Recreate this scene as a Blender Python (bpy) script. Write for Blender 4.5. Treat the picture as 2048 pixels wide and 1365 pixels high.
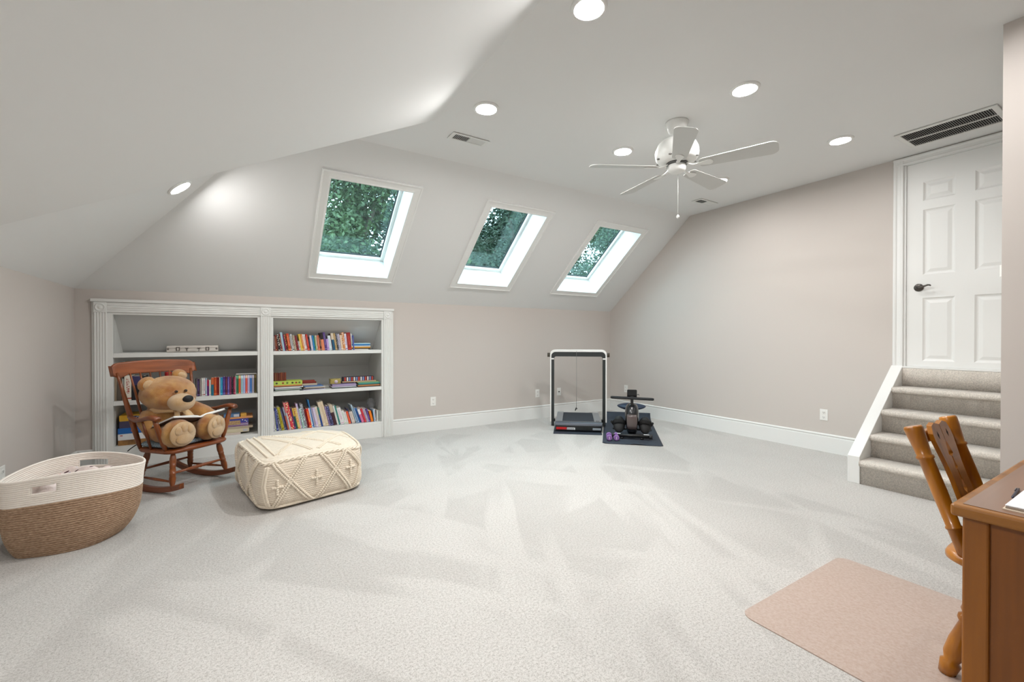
import bpy, bmesh, math, random
from mathutils import Vector, Matrix

sc = bpy.context.scene
for o in list(bpy.data.objects): bpy.data.objects.remove(o)
C = sc.collection
R = math.radians

# ------------------------------------------------------------------ camera
cam = bpy.data.cameras.new('camera'); cam.sensor_width = 36.0
cam.lens = 878.0/2048.0*36.0; cam.clip_start = .05; cam.clip_end = 200
camo = bpy.data.objects.new('camera', cam); C.objects.link(camo)
camo.location = (0, 0, 1.28); camo.rotation_euler = (R(90-0.37), 0, R(-31.75))
sc.camera = camo

# ------------------------------------------------------------------ sky and exposure
world = bpy.data.worlds.new('sky'); sc.world = world; world.use_nodes = True
bgn = world.node_tree.nodes['Background']
bgn.inputs[0].default_value = (.74, .86, 1.0, 1); bgn.inputs[1].default_value = 11.0
sc.view_settings.view_transform = 'Standard'; sc.view_settings.look = 'None'
sc.view_settings.exposure = 0.0; sc.view_settings.gamma = 1.0
sc.view_settings.use_curve_mapping = False
sc.cycles.use_denoising = True
sc.cycles.max_bounces = 8; sc.cycles.diffuse_bounces = 3; sc.cycles.use_light_tree = False; sc.cycles.transparent_max_bounces = 12
sc.cycles.sample_clamp_indirect = 6.0
LAMP = 495.0                       # radiance of the recessed LED lenses
LAMP_COL = (1.0, .985, .975)

# ------------------------------------------------------------------ helpers
MATS = {}
def lin(c):
    """'#rrggbb' or an sRGB 0-255 triple to linear."""
    if isinstance(c, str): c = [int(c[i:i+2], 16) for i in (1, 3, 5)]
    return [((x/255)/12.92 if x/255 <= .04045 else ((x/255+.055)/1.055)**2.4) for x in c]
def mat(name, col, rough=.5, noise=None, bump=None, metal=0., sheen=0., coat=0., spec=.5, emit=None, stretch=(1,1,1), col2=None, trans=0.):
    """noise=(scale, amount), bump=(scale, strength, distance); col2: second colour that the noise mixes in."""
    if name in MATS: return MATS[name]
    m = bpy.data.materials.new(name); m.use_nodes = True; MATS[name] = m
    nt = m.node_tree; N = nt.nodes; L = nt.links; b = N['Principled BSDF']
    c = lin(col); b.inputs['Base Color'].default_value = (*c, 1)
    b.inputs['Roughness'].default_value = rough; b.inputs['Metallic'].default_value = metal
    b.inputs['Specular IOR Level'].default_value = spec
    if sheen: b.inputs['Sheen Weight'].default_value = sheen
    if coat: b.inputs['Coat Weight'].default_value = coat; b.inputs['Coat Roughness'].default_value = .12
    if trans: b.inputs['Transmission Weight'].default_value = trans
    if emit: b.inputs['Emission Color'].default_value = (*emit[0], 1); b.inputs['Emission Strength'].default_value = emit[1]
    if noise or bump:
        tc = N.new('ShaderNodeTexCoord'); mp = N.new('ShaderNodeMapping'); mp.inputs['Scale'].default_value = stretch
        L.new(tc.outputs['Object'], mp.inputs[0])
    if noise:
        nz = N.new('ShaderNodeTexNoise'); nz.inputs['Scale'].default_value = noise[0]; nz.inputs['Detail'].default_value = 5
        L.new(mp.outputs[0], nz.inputs['Vector'])
        mx = N.new('ShaderNodeMix'); mx.data_type = 'RGBA'
        rp = N.new('ShaderNodeMapRange'); rp.inputs[1].default_value = .3; rp.inputs[2].default_value = .7
        L.new(nz.outputs[0], rp.inputs[0]); L.new(rp.outputs[0], mx.inputs[0])
        c2 = lin(col2) if col2 else [x*(1-noise[1]) for x in c]
        mx.inputs[6].default_value = (*c, 1); mx.inputs[7].default_value = (*c2, 1)
        L.new(mx.outputs[2], b.inputs['Base Color'])
    if bump:
        n2 = N.new('ShaderNodeTexNoise'); n2.inputs['Scale'].default_value = bump[0]; n2.inputs['Detail'].default_value = 4
        L.new(mp.outputs[0], n2.inputs['Vector'])
        bm_ = N.new('ShaderNodeBump'); bm_.inputs['Strength'].default_value = bump[1]
        bm_.inputs['Distance'].default_value = bump[2] if len(bump) > 2 else .005
        L.new(n2.outputs[0], bm_.inputs['Height']); L.new(bm_.outputs[0], b.inputs['Normal'])
    return m
def wood(name, c1, c2, axis=0, scale=1., rough=.32, coat=.25):
    """grain that runs along the given object axis"""
    if name in MATS: return MATS[name]
    s = [26*scale]*3; s[axis] = 1.6*scale
    m = mat(name, c1, rough, (1.0, .5), (3.0, .06, .002), stretch=s, col2=c2, coat=coat)
    return m

class MB:
    """collects shapes that become ONE mesh object"""
    def __init__(s): s.v = []; s.f = []; s.s = []; s.m = []; s.M = Matrix()
    def add(s, vs, fs, smooth=False, mi=0):
        n = len(s.v); s.v += [tuple(s.M @ Vector(v)) for v in vs]
        for f in fs: s.f.append([i+n for i in f]); s.s.append(smooth); s.m.append(mi)
        return s
    def box(s, x0, x1, y0, y1, z0, z1, mi=0):
        return s.add([(x0,y0,z0),(x1,y0,z0),(x1,y1,z0),(x0,y1,z0),(x0,y0,z1),(x1,y0,z1),(x1,y1,z1),(x0,y1,z1)],
                     [(0,3,2,1),(4,5,6,7),(0,1,5,4),(1,2,6,5),(2,3,7,6),(3,0,4,7)], False, mi)
    def prism(s, poly, d0, d1, axis='y', mi=0, smooth=False):
        """poly of 2-D points extruded along an axis: axis y -> (x,z), x -> (y,z), z -> (x,y)"""
        def P(p, d):
            return {'y': (p[0], d, p[1]), 'x': (d, p[0], p[1]), 'z': (p[0], p[1], d)}[axis]
        n = len(poly); vs = [P(p, d0) for p in poly] + [P(p, d1) for p in poly]
        ar = sum(poly[i][0]*poly[(i+1) % n][1]-poly[(i+1) % n][0]*poly[i][1] for i in range(n))
        flip = (ar > 0) != (axis == 'y'); flip = flip != (d1 < d0)
        a = list(range(n)); b_ = list(range(n, 2*n))
        caps = [a[::-1], b_] if flip else [a, b_[::-1]]
        sides = [((i+1) % n, i, n+i, n+(i+1) % n) if not flip else (i, (i+1) % n, n+(i+1) % n, n+i) for i in range(n)]
        s.add(vs, caps, False, mi)
        k = len(s.v)-2*n
        for q in sides: s.f.append([i+k for i in q]); s.s.append(smooth); s.m.append(mi)
        return s
    def tube(s, pts, rad, n=12, caps=True, mi=0, flat=None, up=None):
        """a tube through pts; rad a number or list; flat=(a,b): elliptical scale"""
        pts = [Vector(p) for p in pts]; k = len(pts)
        if not isinstance(rad, (list, tuple)): rad = [rad]*k
        t0 = (pts[1]-pts[0]).normalized()
        u = Vector(up) if up else (Vector((0,0,1)) if abs(t0.z) < .9 else Vector((1,0,0)))
        vs = []; fa, fb = flat or (1, 1)
        for i, p in enumerate(pts):
            t = (pts[min(i+1, k-1)]-pts[max(i-1, 0)]).normalized()
            u = (u - t*u.dot(t)).normalized(); w = t.cross(u)
            for j in range(n):
                a = 2*math.pi*j/n
                vs.append(p + (u*math.cos(a)*fa + w*math.sin(a)*fb)*rad[i])
        fs = [(i*n+j, i*n+(j+1) % n, (i+1)*n+(j+1) % n, (i+1)*n+j) for i in range(k-1) for j in range(n)]
        s.add(vs, fs, True, mi)
        if caps:
            o = len(s.v)-len(vs)
            s.f += [[o+j for j in range(n)][::-1], [o+(k-1)*n+j for j in range(n)]]; s.s += [False]*2; s.m += [mi]*2
        return s
    def turned(s, a, b, prof, n=14, mi=0):
        """a turned rod from a to b, prof = [(t, radius)...]"""
        a, b = Vector(a), Vector(b)
        return s.tube([a.lerp(b, t) for t, _ in prof], [r for _, r in prof], n, True, mi)
    def lathe(s, prof, c=(0,0,0), n=24, mi=0, smooth=True):
        """prof = [(radius, z)...] around the vertical through c"""
        vs = []; k = len(prof)
        for r, z in prof:
            for j in range(n):
                a = 2*math.pi*j/n; vs.append((c[0]+r*math.cos(a), c[1]+r*math.sin(a), c[2]+z))
        up = 1 if prof[-1][1] >= prof[0][1] else -1
        fs = [(i*n+j, i*n+(j+1) % n, (i+1)*n+(j+1) % n, (i+1)*n+j)[::up] for i in range(k-1) for j in range(n)]
        caps = [[j for j in range(n)][::-up], [(k-1)*n+j for j in range(n)][::up]]
        s.add(vs, fs, smooth, mi); o = len(s.v)-len(vs)
        for c_ in caps: s.f.append([o+i for i in c_]); s.s.append(False); s.m.append(mi)
        return s
    def ell(s, c, r, rot=None, nu=20, nv=12, mi=0):
        if not isinstance(r, (list, tuple)): r = (r, r, r)
        Q = rot or Matrix.Identity(3); c = Vector(c); vs = [c + Q @ Vector((0,0,-r[2]))]
        for i in range(1, nv):
            th = math.pi*i/nv
            for j in range(nu):
                a = 2*math.pi*j/nu
                vs.append(c + Q @ Vector((r[0]*math.sin(th)*math.cos(a), r[1]*math.sin(th)*math.sin(a), -r[2]*math.cos(th))))
        vs.append(c + Q @ Vector((0,0,r[2]))); T = len(vs)-1
        fs = [(0, 1+(j+1) % nu, 1+j) for j in range(nu)]
        fs += [(1+i*nu+j, 1+i*nu+(j+1) % nu, 1+(i+1)*nu+(j+1) % nu, 1+(i+1)*nu+j) for i in range(nv-2) for j in range(nu)]
        fs += [(1+(nv-2)*nu+j, 1+(nv-2)*nu+(j+1) % nu, T) for j in range(nu)]
        return s.add(vs, fs, True, mi)
    def grid(s, rows, mi=0, smooth=True, closed=False, skip=None):
        """rows of points into a quad sheet"""
        n = len(rows[0]); vs = [p for r in rows for p in r]
        fs = [(i*n+j, i*n+(j+1) % n, (i+1)*n+(j+1) % n, (i+1)*n+j) for i in range(len(rows)-1) for j in range(n if closed else n-1)
              if not (skip and skip(i, j))]
        return s.add(vs, fs, smooth, mi)
    def build(s, name, m, parent=None, loc=None, rot=None, bevel=0., seg=2, subd=0, weld=0., solid=0.):
        me = bpy.data.meshes.new(name); me.from_pydata(s.v, [], s.f); me.update()
        for p, a, b in zip(me.polygons, s.s, s.m): p.use_smooth = a; p.material_index = b
        for x in (m if isinstance(m, (list, tuple)) else [m]): me.materials.append(x)
        if weld:
            bm = bmesh.new(); bm.from_mesh(me); bmesh.ops.remove_doubles(bm, verts=bm.verts, dist=weld); bm.to_mesh(me); bm.free()
        o = bpy.data.objects.new(name, me); C.objects.link(o)
        if parent: o.parent = parent
        if loc: o.location = loc
        if rot: o.rotation_euler = rot
        if solid: d = o.modifiers.new('s', 'SOLIDIFY'); d.thickness = solid; d.offset = 0
        if bevel:
            d = o.modifiers.new('b', 'BEVEL'); d.width = bevel; d.segments = seg; d.limit_method = 'ANGLE'; d.angle_limit = R(40)
            d.harden_normals = False
        if subd: d = o.modifiers.new('u', 'SUBSURF'); d.levels = subd; d.render_levels = subd
        return o
def thing(name, label, cat, loc=(0,0,0), rz=0., group=None):
    o = bpy.data.objects.new(name, None); C.objects.link(o); o.empty_display_size = .1
    o.location = loc; o.rotation_euler = (0, 0, rz)
    return tag(o, label, cat, group)
def tag(o, label, cat, group=None, kind=None):
    o['label'] = label; o['category'] = cat
    if group: o['group'] = group
    if kind: o['kind'] = kind
    return o
def struct(o, label=None, cat=None):
    o['kind'] = 'structure'
    if label: o['label'] = label
    if cat: o['category'] = cat
    return o
def sempty(name, label, cat, loc=(0,0,0)):
    o = bpy.data.objects.new(name, None); C.objects.link(o); o.location = loc; return struct(o, label, cat)
def sheet(mb, us, vs, holes, F, th, mi=0):
    """a flat slab over the grid us x vs with rectangular holes; F(u,v,w) gives the point at depth w (0 or th)"""
    us = sorted(set(us+[h[0] for h in holes]+[h[1] for h in holes])); vs = sorted(set(vs+[h[2] for h in holes]+[h[3] for h in holes]))
    cells = {(i, j) for i in range(len(us)-1) for j in range(len(vs)-1)
             if not any(h[0] < (us[i]+us[i+1])/2 < h[1] and h[2] < (vs[j]+vs[j+1])/2 < h[3] for h in holes)}
    idx = {}; V = []; Fc = []
    def vid(i, j, w):
        if (i, j, w) not in idx: idx[(i, j, w)] = len(V); V.append(F(us[i], vs[j], th*w))
        return idx[(i, j, w)]
    for i, j in cells:
        Fc.append((vid(i,j,0), vid(i+1,j,0), vid(i+1,j+1,0), vid(i,j+1,0)))
        Fc.append((vid(i,j,1), vid(i,j+1,1), vid(i+1,j+1,1), vid(i+1,j,1)))
        for di, dj, a, b in ((-1,0,(0,0),(0,1)), (1,0,(1,1),(1,0)), (0,-1,(1,0),(0,0)), (0,1,(0,1),(1,1))):
            if (i+di, j+dj) not in cells:
                Fc.append((vid(i+a[0],j+a[1],0), vid(i+b[0],j+b[1],0), vid(i+b[0],j+b[1],1), vid(i+a[0],j+a[1],1)))
    mb.add(V, Fc, False, mi); return mb

# ------------------------------------------------------------------ the room: main measures
XR, YB, XL, YF = 5.604, 5.734, -1.339, -3.2       # right, back, left, front wall
ZK, ZC = 1.753, 3.072                              # knee wall, flat ceiling
YC = 4.104                                         # where the back slope meets the flat ceiling
XH, XN, YN = .288, 1.362, 3.413                    # top of left hip, top and end of the near slope
SL = math.hypot(YB-YC, ZC-ZK); SY, SZ = (YC-YB)/SL, (ZC-ZK)/SL   # up-slope direction
def onslope(x, s, t=0.):
    """a point on the back slope: x along the wall, s up the slope, t outward into the roof"""
    return (x, YB + s*SY + t*SZ, ZK + s*SZ - t*SY)

white_paint = mat('ceiling_paint', (230,230,228), .85, bump=(220, .04, .002))
beige_paint = mat('beige_wall_paint', (205,197,190), .8, bump=(160, .05, .002))
trim_paint = mat('white_trim_paint', (236,236,233), .42)
shelf_paint = mat('bookcase_paint', (234,234,230), .45)

def carpet_mat():
    m = bpy.data.materials.new('cut_pile_carpet'); m.use_nodes = True
    nt = m.node_tree; N = nt.nodes; L = nt.links; b = N['Principled BSDF']
    b.inputs['Roughness'].default_value = .95; b.inputs['Specular IOR Level'].default_value = .1; b.inputs['Sheen Weight'].default_value = .25
    tc = N.new('ShaderNodeTexCoord')
    def noise(scale, detail, vec, rough=.6, dist=0.):
        n = N.new('ShaderNodeTexNoise'); n.inputs['Scale'].default_value = scale; n.inputs['Detail'].default_value = detail
        n.inputs['Roughness'].default_value = rough; n.inputs['Distortion'].default_value = dist; L.new(vec, n.inputs['Vector']); return n
    def mapr(v, a, b_, c=0., d=1.):
        r = N.new('ShaderNodeMapRange'); r.interpolation_type = 'SMOOTHSTEP'
        for i, x in enumerate((a, b_, c, d)): r.inputs[i+1].default_value = x
        L.new(v, r.inputs[0]); return r.outputs[0]
    def mth(op, a, b_):
        q = N.new('ShaderNodeMath'); q.operation = op
        for i, x in enumerate((a, b_)):
            if isinstance(x, float): q.inputs[i].default_value = x
            else: L.new(x, q.inputs[i])
        return q.outputs[0]
    # vacuum strokes: the pile laid this way and that in long wedges that fan out from where the cleaner stood
    fans = []
    for cx, cy, sc_ang, off in ((1.95, 4.2, 19., 0.),):
        sx = N.new('ShaderNodeSeparateXYZ'); L.new(tc.outputs['Object'], sx.inputs[0])
        dx = mth('SUBTRACT', sx.outputs[0], cx); dy = mth('SUBTRACT', sx.outputs[1], cy)
        ang = mth('ARCTAN2', dy, dx); r2 = mth('SQRT', mth('ADD', mth('MULTIPLY', dx, dx), mth('MULTIPLY', dy, dy)), 0.)
        cv = N.new('ShaderNodeCombineXYZ'); L.new(mth('MULTIPLY', ang, sc_ang/6.), cv.inputs[0]); L.new(mth('MULTIPLY', r2, .42), cv.inputs[1]); cv.inputs[2].default_value = off
        n = noise(1.0, 2.0, cv.outputs[0], .5, .6)
        fade = mth('MULTIPLY', mapr(r2, .5, 1.5, 1., 0.), mapr(r2, .08, .35, 0., 1.))
        fans.append(mth('MULTIPLY', mapr(n.outputs[0], .5, .57), fade))
    st = fans[0]
    # long parallel strokes of the cleaner, in two directions
    for rz, sx_, sy_, off, th in ((R(24), 2.1, .30, 1.3, .52), (R(-38), 1.7, .34, 5.9, .55), (R(62), 1.5, .36, 9.4, .565)):
        mp = N.new('ShaderNodeMapping'); mp.inputs['Rotation'].default_value = (0, 0, rz); mp.inputs['Location'].default_value = (off, off*.6, 0)
        L.new(tc.outputs['Object'], mp.inputs[0]); m3 = N.new('ShaderNodeMapping'); m3.inputs['Scale'].default_value = (sx_, sy_, 1.); L.new(mp.outputs[0], m3.inputs[0])
        n = noise(1.0, 2.5, m3.outputs[0], .45, .35); st = mth('MAXIMUM', st, mapr(n.outputs[0], th-.01, th+.05))
    blot = noise(1.6, 4, tc.outputs['Object'])
    fine = noise(190, 4, tc.outputs['Object'], .75); fl = noise(85, 3, tc.outputs['Object'], .7)
    mx = N.new('ShaderNodeMix'); mx.data_type = 'RGBA'
    mx.inputs[6].default_value = (*lin((197,193,188)), 1); mx.inputs[7].default_value = (*lin((216,212,207)), 1)
    L.new(mth('ADD', mth('MULTIPLY', st, .55), mth('MULTIPLY', mapr(blot.outputs[0], .35, .65), .22)), mx.inputs[0])
    m2 = N.new('ShaderNodeMix'); m2.data_type = 'RGBA'; m2.blend_type = 'MULTIPLY'; m2.inputs[0].default_value = 1.
    gr = N.new('ShaderNodeMix'); gr.data_type = 'RGBA'; gr.inputs[6].default_value = (.52,.50,.47,1); gr.inputs[7].default_value = (1.06,1.06,1.06,1)
    L.new(mapr(mth('ADD', mth('MULTIPLY', fine.outputs[0], .6), mth('MULTIPLY', fl.outputs[0], .4)), .33, .58), gr.inputs[0])
    L.new(mx.outputs[2], m2.inputs[6]); L.new(gr.outputs[2], m2.inputs[7]); L.new(m2.outputs[2], b.inputs['Base Color'])
    bp = N.new('ShaderNodeBump'); bp.inputs['Strength'].default_value = .55; bp.inputs['Distance'].default_value = .008
    L.new(fine.outputs[0], bp.inputs['Height']); L.new(bp.outputs[0], b.inputs['Normal'])
    return m
carpet = carpet_mat()
def stair_carpet():
    return mat('stair_carpet', (234,226,215), .95, (120, .34), (160, .6, .008), sheen=.25, spec=.1)

# ------------------------------------------------------------------ shell
struct(MB().box(XL-.15, XR+.15, YF-.15, YB+.9, -.12, 0).build('floor', carpet), 'pale beige cut pile carpet with vacuum streaks', 'carpet')

BX0, BX1, BZ1 = -1.215, 1.705, 1.655               # outline of the built-in bookcase
w = MB(); sheet(w, [XL-.1, XR+.1], [0., ZK+.02], [(BX0+.02, BX1-.02, -.5, BZ1-.02)], lambda u, v, d: (u, YB+d, v), .04)
struct(w.build('wall_back', beige_paint), 'beige knee wall under the skylights', 'wall')
w = MB(); sheet(w, [.5, YC], [0., ZC], [(.80, 1.668, 1.0, 2.995)], lambda u, v, d: (XR+d, u, v), .12)
w.prism([(YC, 0), (YC, ZC), (YB+.12, ZK-.09), (YB+.12, 0)], XR, XR+.12, 'x')
struct(w.build('wall_right', beige_paint, weld=.0005), 'beige gable wall beside the stairs', 'wall')
struct(MB().box(XL-.12, XL, YF, YB+.1, 0, ZK+.02).build('wall_left', beige_paint), 'low beige wall beside the rope basket', 'wall')
struct(MB().prism([(XL, 0), (3.75, 0), (3.75, ZC), (XN, ZC), (XL, ZK)], YF-.12, YF, 'y').build('wall_front', beige_paint))
struct(MB().prism([(3.711, YF), (3.831, YF), (3.831, .545), (XR+.1, .545), (XR+.1, .665), (3.711, .665)], 0, ZC, 'z').build('wall_stair', beige_paint), 'beige wall corner at the right edge beside the stairs', 'wall')
# ceilings
struct(MB().prism([(XN, YF-.1), (XR+.12, YF-.1), (XR+.12, YC), (XH, YC), (XH, YN), (XN, YN)], ZC, ZC+.06, 'z').build('ceiling', white_paint), 'flat white ceiling with the fan and downlights', 'ceiling')
SKY = [(.735, 1.534), (2.472, 3.252), (4.142, 4.943)]; S0, S1 = .437, 1.665
w = MB(); sheet(w, [XH, XR+.12], [0., SL], [(a-.014, b+.014, S0-.014, S1+.014) for a, b in SKY], onslope, .05)
tri = [(XL, 0.), (XH, 0.), (XH, S0-.014), (XH, S1+.014), (XH, SL)]
w.add([onslope(x, s) for x, s in tri]+[onslope(x, s, .05) for x, s in tri], [(0,1,2,3,4), (9,8,7,6,5)], False)
struct(w.build('ceiling_back', white_paint, weld=.0005), 'sloped white ceiling that holds the three skylights', 'ceiling')
def slab(pts, name, label, th=.05, up=(0,0,1)):
    p = [Vector(q) for q in pts]; n = (p[1]-p[0]).cross(p[2]-p[0]).normalized()
    if n.dot(Vector(up)) < 0: n = -n; p = p[::-1]
    k = len(p); mb = MB(); mb.add(p+[q+n*th for q in p], [list(range(k))[::-1], list(range(k, 2*k))]+[(i, (i+1) % k, k+(i+1) % k, k+i) for i in range(k)])
    return struct(mb.build(name, white_paint), label, 'ceiling')
slab([(XL, YB, ZK), (XH, YC, ZC), (XH, YN-.02, ZC), (XL, YN-.02, ZK)], 'ceiling_left', 'white hip slope above the left wall with one lamp')
slab([(XL, YN, ZK), (XN, YN, ZC), (XN, YF-.1, ZC), (XL, YF-.1, ZK)], 'ceiling_near', 'large plain sloped ceiling at the upper left', up=(-.3,0,1))
slab([(XL, YN, ZK+.006), (XN-.012, YN, ZC), (XH, YN, ZC)], 'ceiling_return', 'upright end of the near ceiling slope', .02, up=(0,-1,0))

# baseboards: flat board, cove and bead
def bbprof(d):
    h = .205; return [(0, 0), (.016*d, 0), (.016*d, h-.036), (.012*d, h-.03), (.012*d, h-.022), (.019*d, h-.018), (.019*d, h-.008), (.008*d, h), (0, h)]
struct(MB().prism([(YB+a, b) for a, b in bbprof(-1)], BX1, XR, 'x').build('baseboard_back', trim_paint), 'tall white baseboard along the back wall', 'baseboard')
struct(MB().prism([(YB+a, b) for a, b in bbprof(-1)], XL, BX0, 'x').build('baseboard_corner', trim_paint), 'short white baseboard between corner and bookcase', 'baseboard')
struct(MB().prism([(XR+a, b) for a, b in bbprof(-1)], 1.755, YB, 'y').build('baseboard_right', trim_paint), 'tall white baseboard along the gable wall', 'baseboard')
struct(MB().prism([(XL+a, b) for a, b in bbprof(1)], YF, YB, 'y').build('baseboard_left', trim_paint), 'white baseboard behind the rope basket', 'baseboard')
struct(MB().prism([(3.711+a, b) for a, b in bbprof(-1)], YF, .665, 'y').build('baseboard_near', trim_paint), 'white baseboard behind the desk', 'baseboard')

# ------------------------------------------------------------------ skylights
shaft_paint = mat('skylight_shaft_paint', (240,240,238), .6)
def glass_mat():
    m = bpy.data.materials.new('tinted_skylight_glass'); m.use_nodes = True; nt = m.node_tree; N = nt.nodes; N.clear()
    out = N.new('ShaderNodeOutputMaterial'); mx = N.new('ShaderNodeMixShader'); tr = N.new('ShaderNodeBsdfTransparent'); gl = N.new('ShaderNodeBsdfGlossy')
    lw = N.new('ShaderNodeLayerWeight'); pw = N.new('ShaderNodeMath'); pw.operation = 'POWER'; pw.inputs[1].default_value = 4.; nt.links.new(lw.outputs['Facing'], pw.inputs[0]); fr = N.new('ShaderNodeMath'); fr.operation = 'MULTIPLY_ADD'; fr.inputs[1].default_value = .8; fr.inputs[2].default_value = .04; nt.links.new(pw.outputs[0], fr.inputs[0])
    tr.inputs[0].default_value = (.72,.84,.83,1); gl.inputs['Roughness'].default_value = .01; gl.inputs[0].default_value = (.8,1,.98,1)
    nt.links.new(fr.outputs[0], mx.inputs[0]); nt.links.new(tr.outputs[0], mx.inputs[1]); nt.links.new(gl.outputs[0], mx.inputs[2]); nt.links.new(mx.outputs[0], out.inputs[0])
    return m
glassm = glass_mat()
TG = .33
sky_names = ['largest skylight, nearest the bookcase, with dark trees behind its glass', 'middle one of the three skylights', 'skylight farthest right, nearest the gable wall']
for k, (a, b) in enumerate(SKY):
    root = sempty('window_%d' % (k+1), sky_names[k], 'skylight', onslope((a+b)/2, S0))
    org = Vector(root.location)
    def L_(x, s, t): return tuple(Vector(onslope(x, s, t))-org)
    # casing of four mitred boards, each stepped in two
    cw = .088
    outer = (a-cw, b+cw, S0-cw, S1+cw)
    def ring(mb, q0, q1, t0, t1):
        """a frame between rect q0 (outer) and q1 (inner), from depth t0 to t1"""
        def cs(q): return [(q[0], q[2]), (q[1], q[2]), (q[1], q[3]), (q[0], q[3])]
        o_, i_ = cs(q0), cs(q1)
        V = [L_(*p, t0) for p in o_]+[L_(*p, t0) for p in i_]+[L_(*p, t1) for p in o_]+[L_(*p, t1) for p in i_]
        F_ = []
        for i in range(4):
            j = (i+1) % 4; F_ += [(i, 4+i, 4+j, j), (8+i, 8+j, 12+j, 12+i), (i, j, 8+j, 8+i), (4+i, 12+i, 12+j, 4+j)]
        mb.add(V, F_)
    sides = [((a-cw, S0-cw), (b+cw, S0-cw), (b, S0), (a, S0)), ((b+cw, S0-cw), (b+cw, S1+cw), (b, S1), (b, S0)),
             ((b+cw, S1+cw), (a-cw, S1+cw), (a, S1), (b, S1)), ((a-cw, S1+cw), (a-cw, S0-cw), (a, S0), (a, S1))]
    for q in sides:
        mb = MB()
        def lerp(p, r_, t): return (p[0]+(r_[0]-p[0])*t, p[1]+(r_[1]-p[1])*t)
        p0, p1, p2, p3 = q
        prof = [(0., 0.), (0., -.02), (.16, -.022), (.2, -.014), (.8, -.012), (.86, -.017), (1., -.015), (1., .0)]
        rows = [[L_(*lerp(p0, p3, t), d), L_(*lerp(p1, p2, t), d)] for t, d in prof]
        mb.grid(rows, smooth=False)
        mb.f.append([0, 2, 4, 6, 8, 10, 12, 14]); mb.s.append(False); mb.m.append(0)
        mb.f.append([15, 13, 11, 9, 7, 5, 3, 1]); mb.s.append(False); mb.m.append(0)
        mb.build('casing', trim_paint, root)
    for q in (((a, S0), (b, S0)), ((b, S0), (b, S1)), ((b, S1), (a, S1)), ((a, S1), (a, S0))):
        mx_ = Vector(((q[0][0]+q[1][0])/2, (q[0][1]+q[1][1])/2)) - Vector(((a+b)/2, (S0+S1)/2)); mx_.normalize()
        e = [(p[0]+mx_.x*.02, p[1]+mx_.y*.02) for p in q]
        V = [L_(*q[0], .001), L_(*q[1], .001), L_(*q[1], TG+.03), L_(*q[0], TG+.03), L_(*e[0], .001), L_(*e[1], .001), L_(*e[1], TG+.03), L_(*e[0], TG+.03)]
        MB().add(V, [(0,1,2,3), (4,7,6,5), (0,4,5,1), (1,5,6,2), (2,6,7,3), (3,7,4,0)]).build('shaft_lining', shaft_paint, root)
    fw_ = .034
    mb = MB(); ring(mb, (a, b, S0, S1), (a+fw_, b-fw_, S0+fw_, S1-fw_), TG-.045, TG); mb.build('sash_frame', trim_paint, root)
    mb = MB(); ring(mb, (a+fw_-.006, b-fw_+.006, S0+fw_-.006, S1-fw_+.006), (a+fw_+.012, b-fw_-.012, S0+fw_+.012, S1-fw_-.012), TG-.008, TG+.002)
    mb.build('glazing_gasket', mat('dark_gasket', (24,34,38), .6), root)
    mb = MB(); g = (a+fw_, b-fw_, S0+fw_, S1-fw_)
    V = [L_(x, s, t) for t in (TG+.003, TG+.015) for x, s in ((g[0], g[2]), (g[1], g[2]), (g[1], g[3]), (g[0], g[3]))]
    mb.add(V, [(0,1,2,3), (7,6,5,4), (0,4,5,1), (1,5,6,2), (2,6,7,3), (3,7,4,0)]); mb.build('pane', glassm, root)

# ------------------------------------------------------------------ downlights
def led(f): return mat('led_lens_%d' % round(f*100), (255,255,255), .4, emit=(LAMP_COL, LAMP*f))     # dimmer setting of a lamp
lens_m = led(1.)
def downlight(pos, label, nrm=(0,0,-1), lens=lens_m):
    root = thing('recessed_light', label, 'light', pos, 0, 'recessed ceiling lights')
    root.rotation_mode = 'QUATERNION'; root.rotation_quaternion = Vector((0,0,-1)).rotation_difference(Vector(nrm))
    prof = [(.076, -.002), (.076, -.012), (.083, -.015), (.096, -.010), (.1, -.002), (.1, .0)]
    n = 36; rows = [[(r*math.cos(2*math.pi*j/n), r*math.sin(2*math.pi*j/n), z) for j in range(n)] for r, z in prof]
    MB().grid(rows, closed=True).build('trim_ring', trim_paint, root)
    MB().lathe([(.0755, -.003), (.0755, -.008), (.06, -.011), (.03, -.0125), (.004, -.013)][::-1], n=36).build('lens', lens, root)
    return root
downlight((1.61, 1.81, ZC), 'large round downlight cut by the top edge of the photo', lens=led(.9))
downlight((1.634, 3.02, ZC), 'round downlight beside the small vent nearest the sloped ceilings', lens=led(1.4))
downlight((3.085, 1.81, ZC), 'round downlight above and right of the fan', lens=led(.75))
downlight((3.114, 3.02, ZC), 'round downlight just left of the fan motor')
downlight((4.612, 1.82, ZC), 'round downlight nearest the door and return grille', lens=led(.29))
downlight((4.621, 3.0, ZC), 'round downlight partly behind a fan blade, nearest the gable wall', lens=led(.5))
hp = .585  # share of the way up the hip slope
nh = Vector((ZC-ZK, 0, -(XH-XL))).normalized()
downlight(Vector((-.415, 4.44, ZK+(-.415-XL)*(ZC-ZK)/(XH-XL))), 'round lamp on the left hip slope, half hidden by the near ceiling', nh, led(.34))
downlight((3.1, .6, ZC), 'added round downlight above the desk, out of view, brightening the stair wall', lens=led(.36))  # unseen lamp, added to brighten the wall by the desk
nn = Vector((ZC-ZK, 0, -(XN-XL))).normalized()
for y, lb in ((1.2, 'added unseen lamp on the near ceiling slope, brightening the left wall'),):  # extra lamp outside the view, added to lift the left wall
    downlight((-.42, y, ZK+(-.42-XL)*(ZC-ZK)/(XN-XL)), lb, nn, led(.95))

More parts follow.
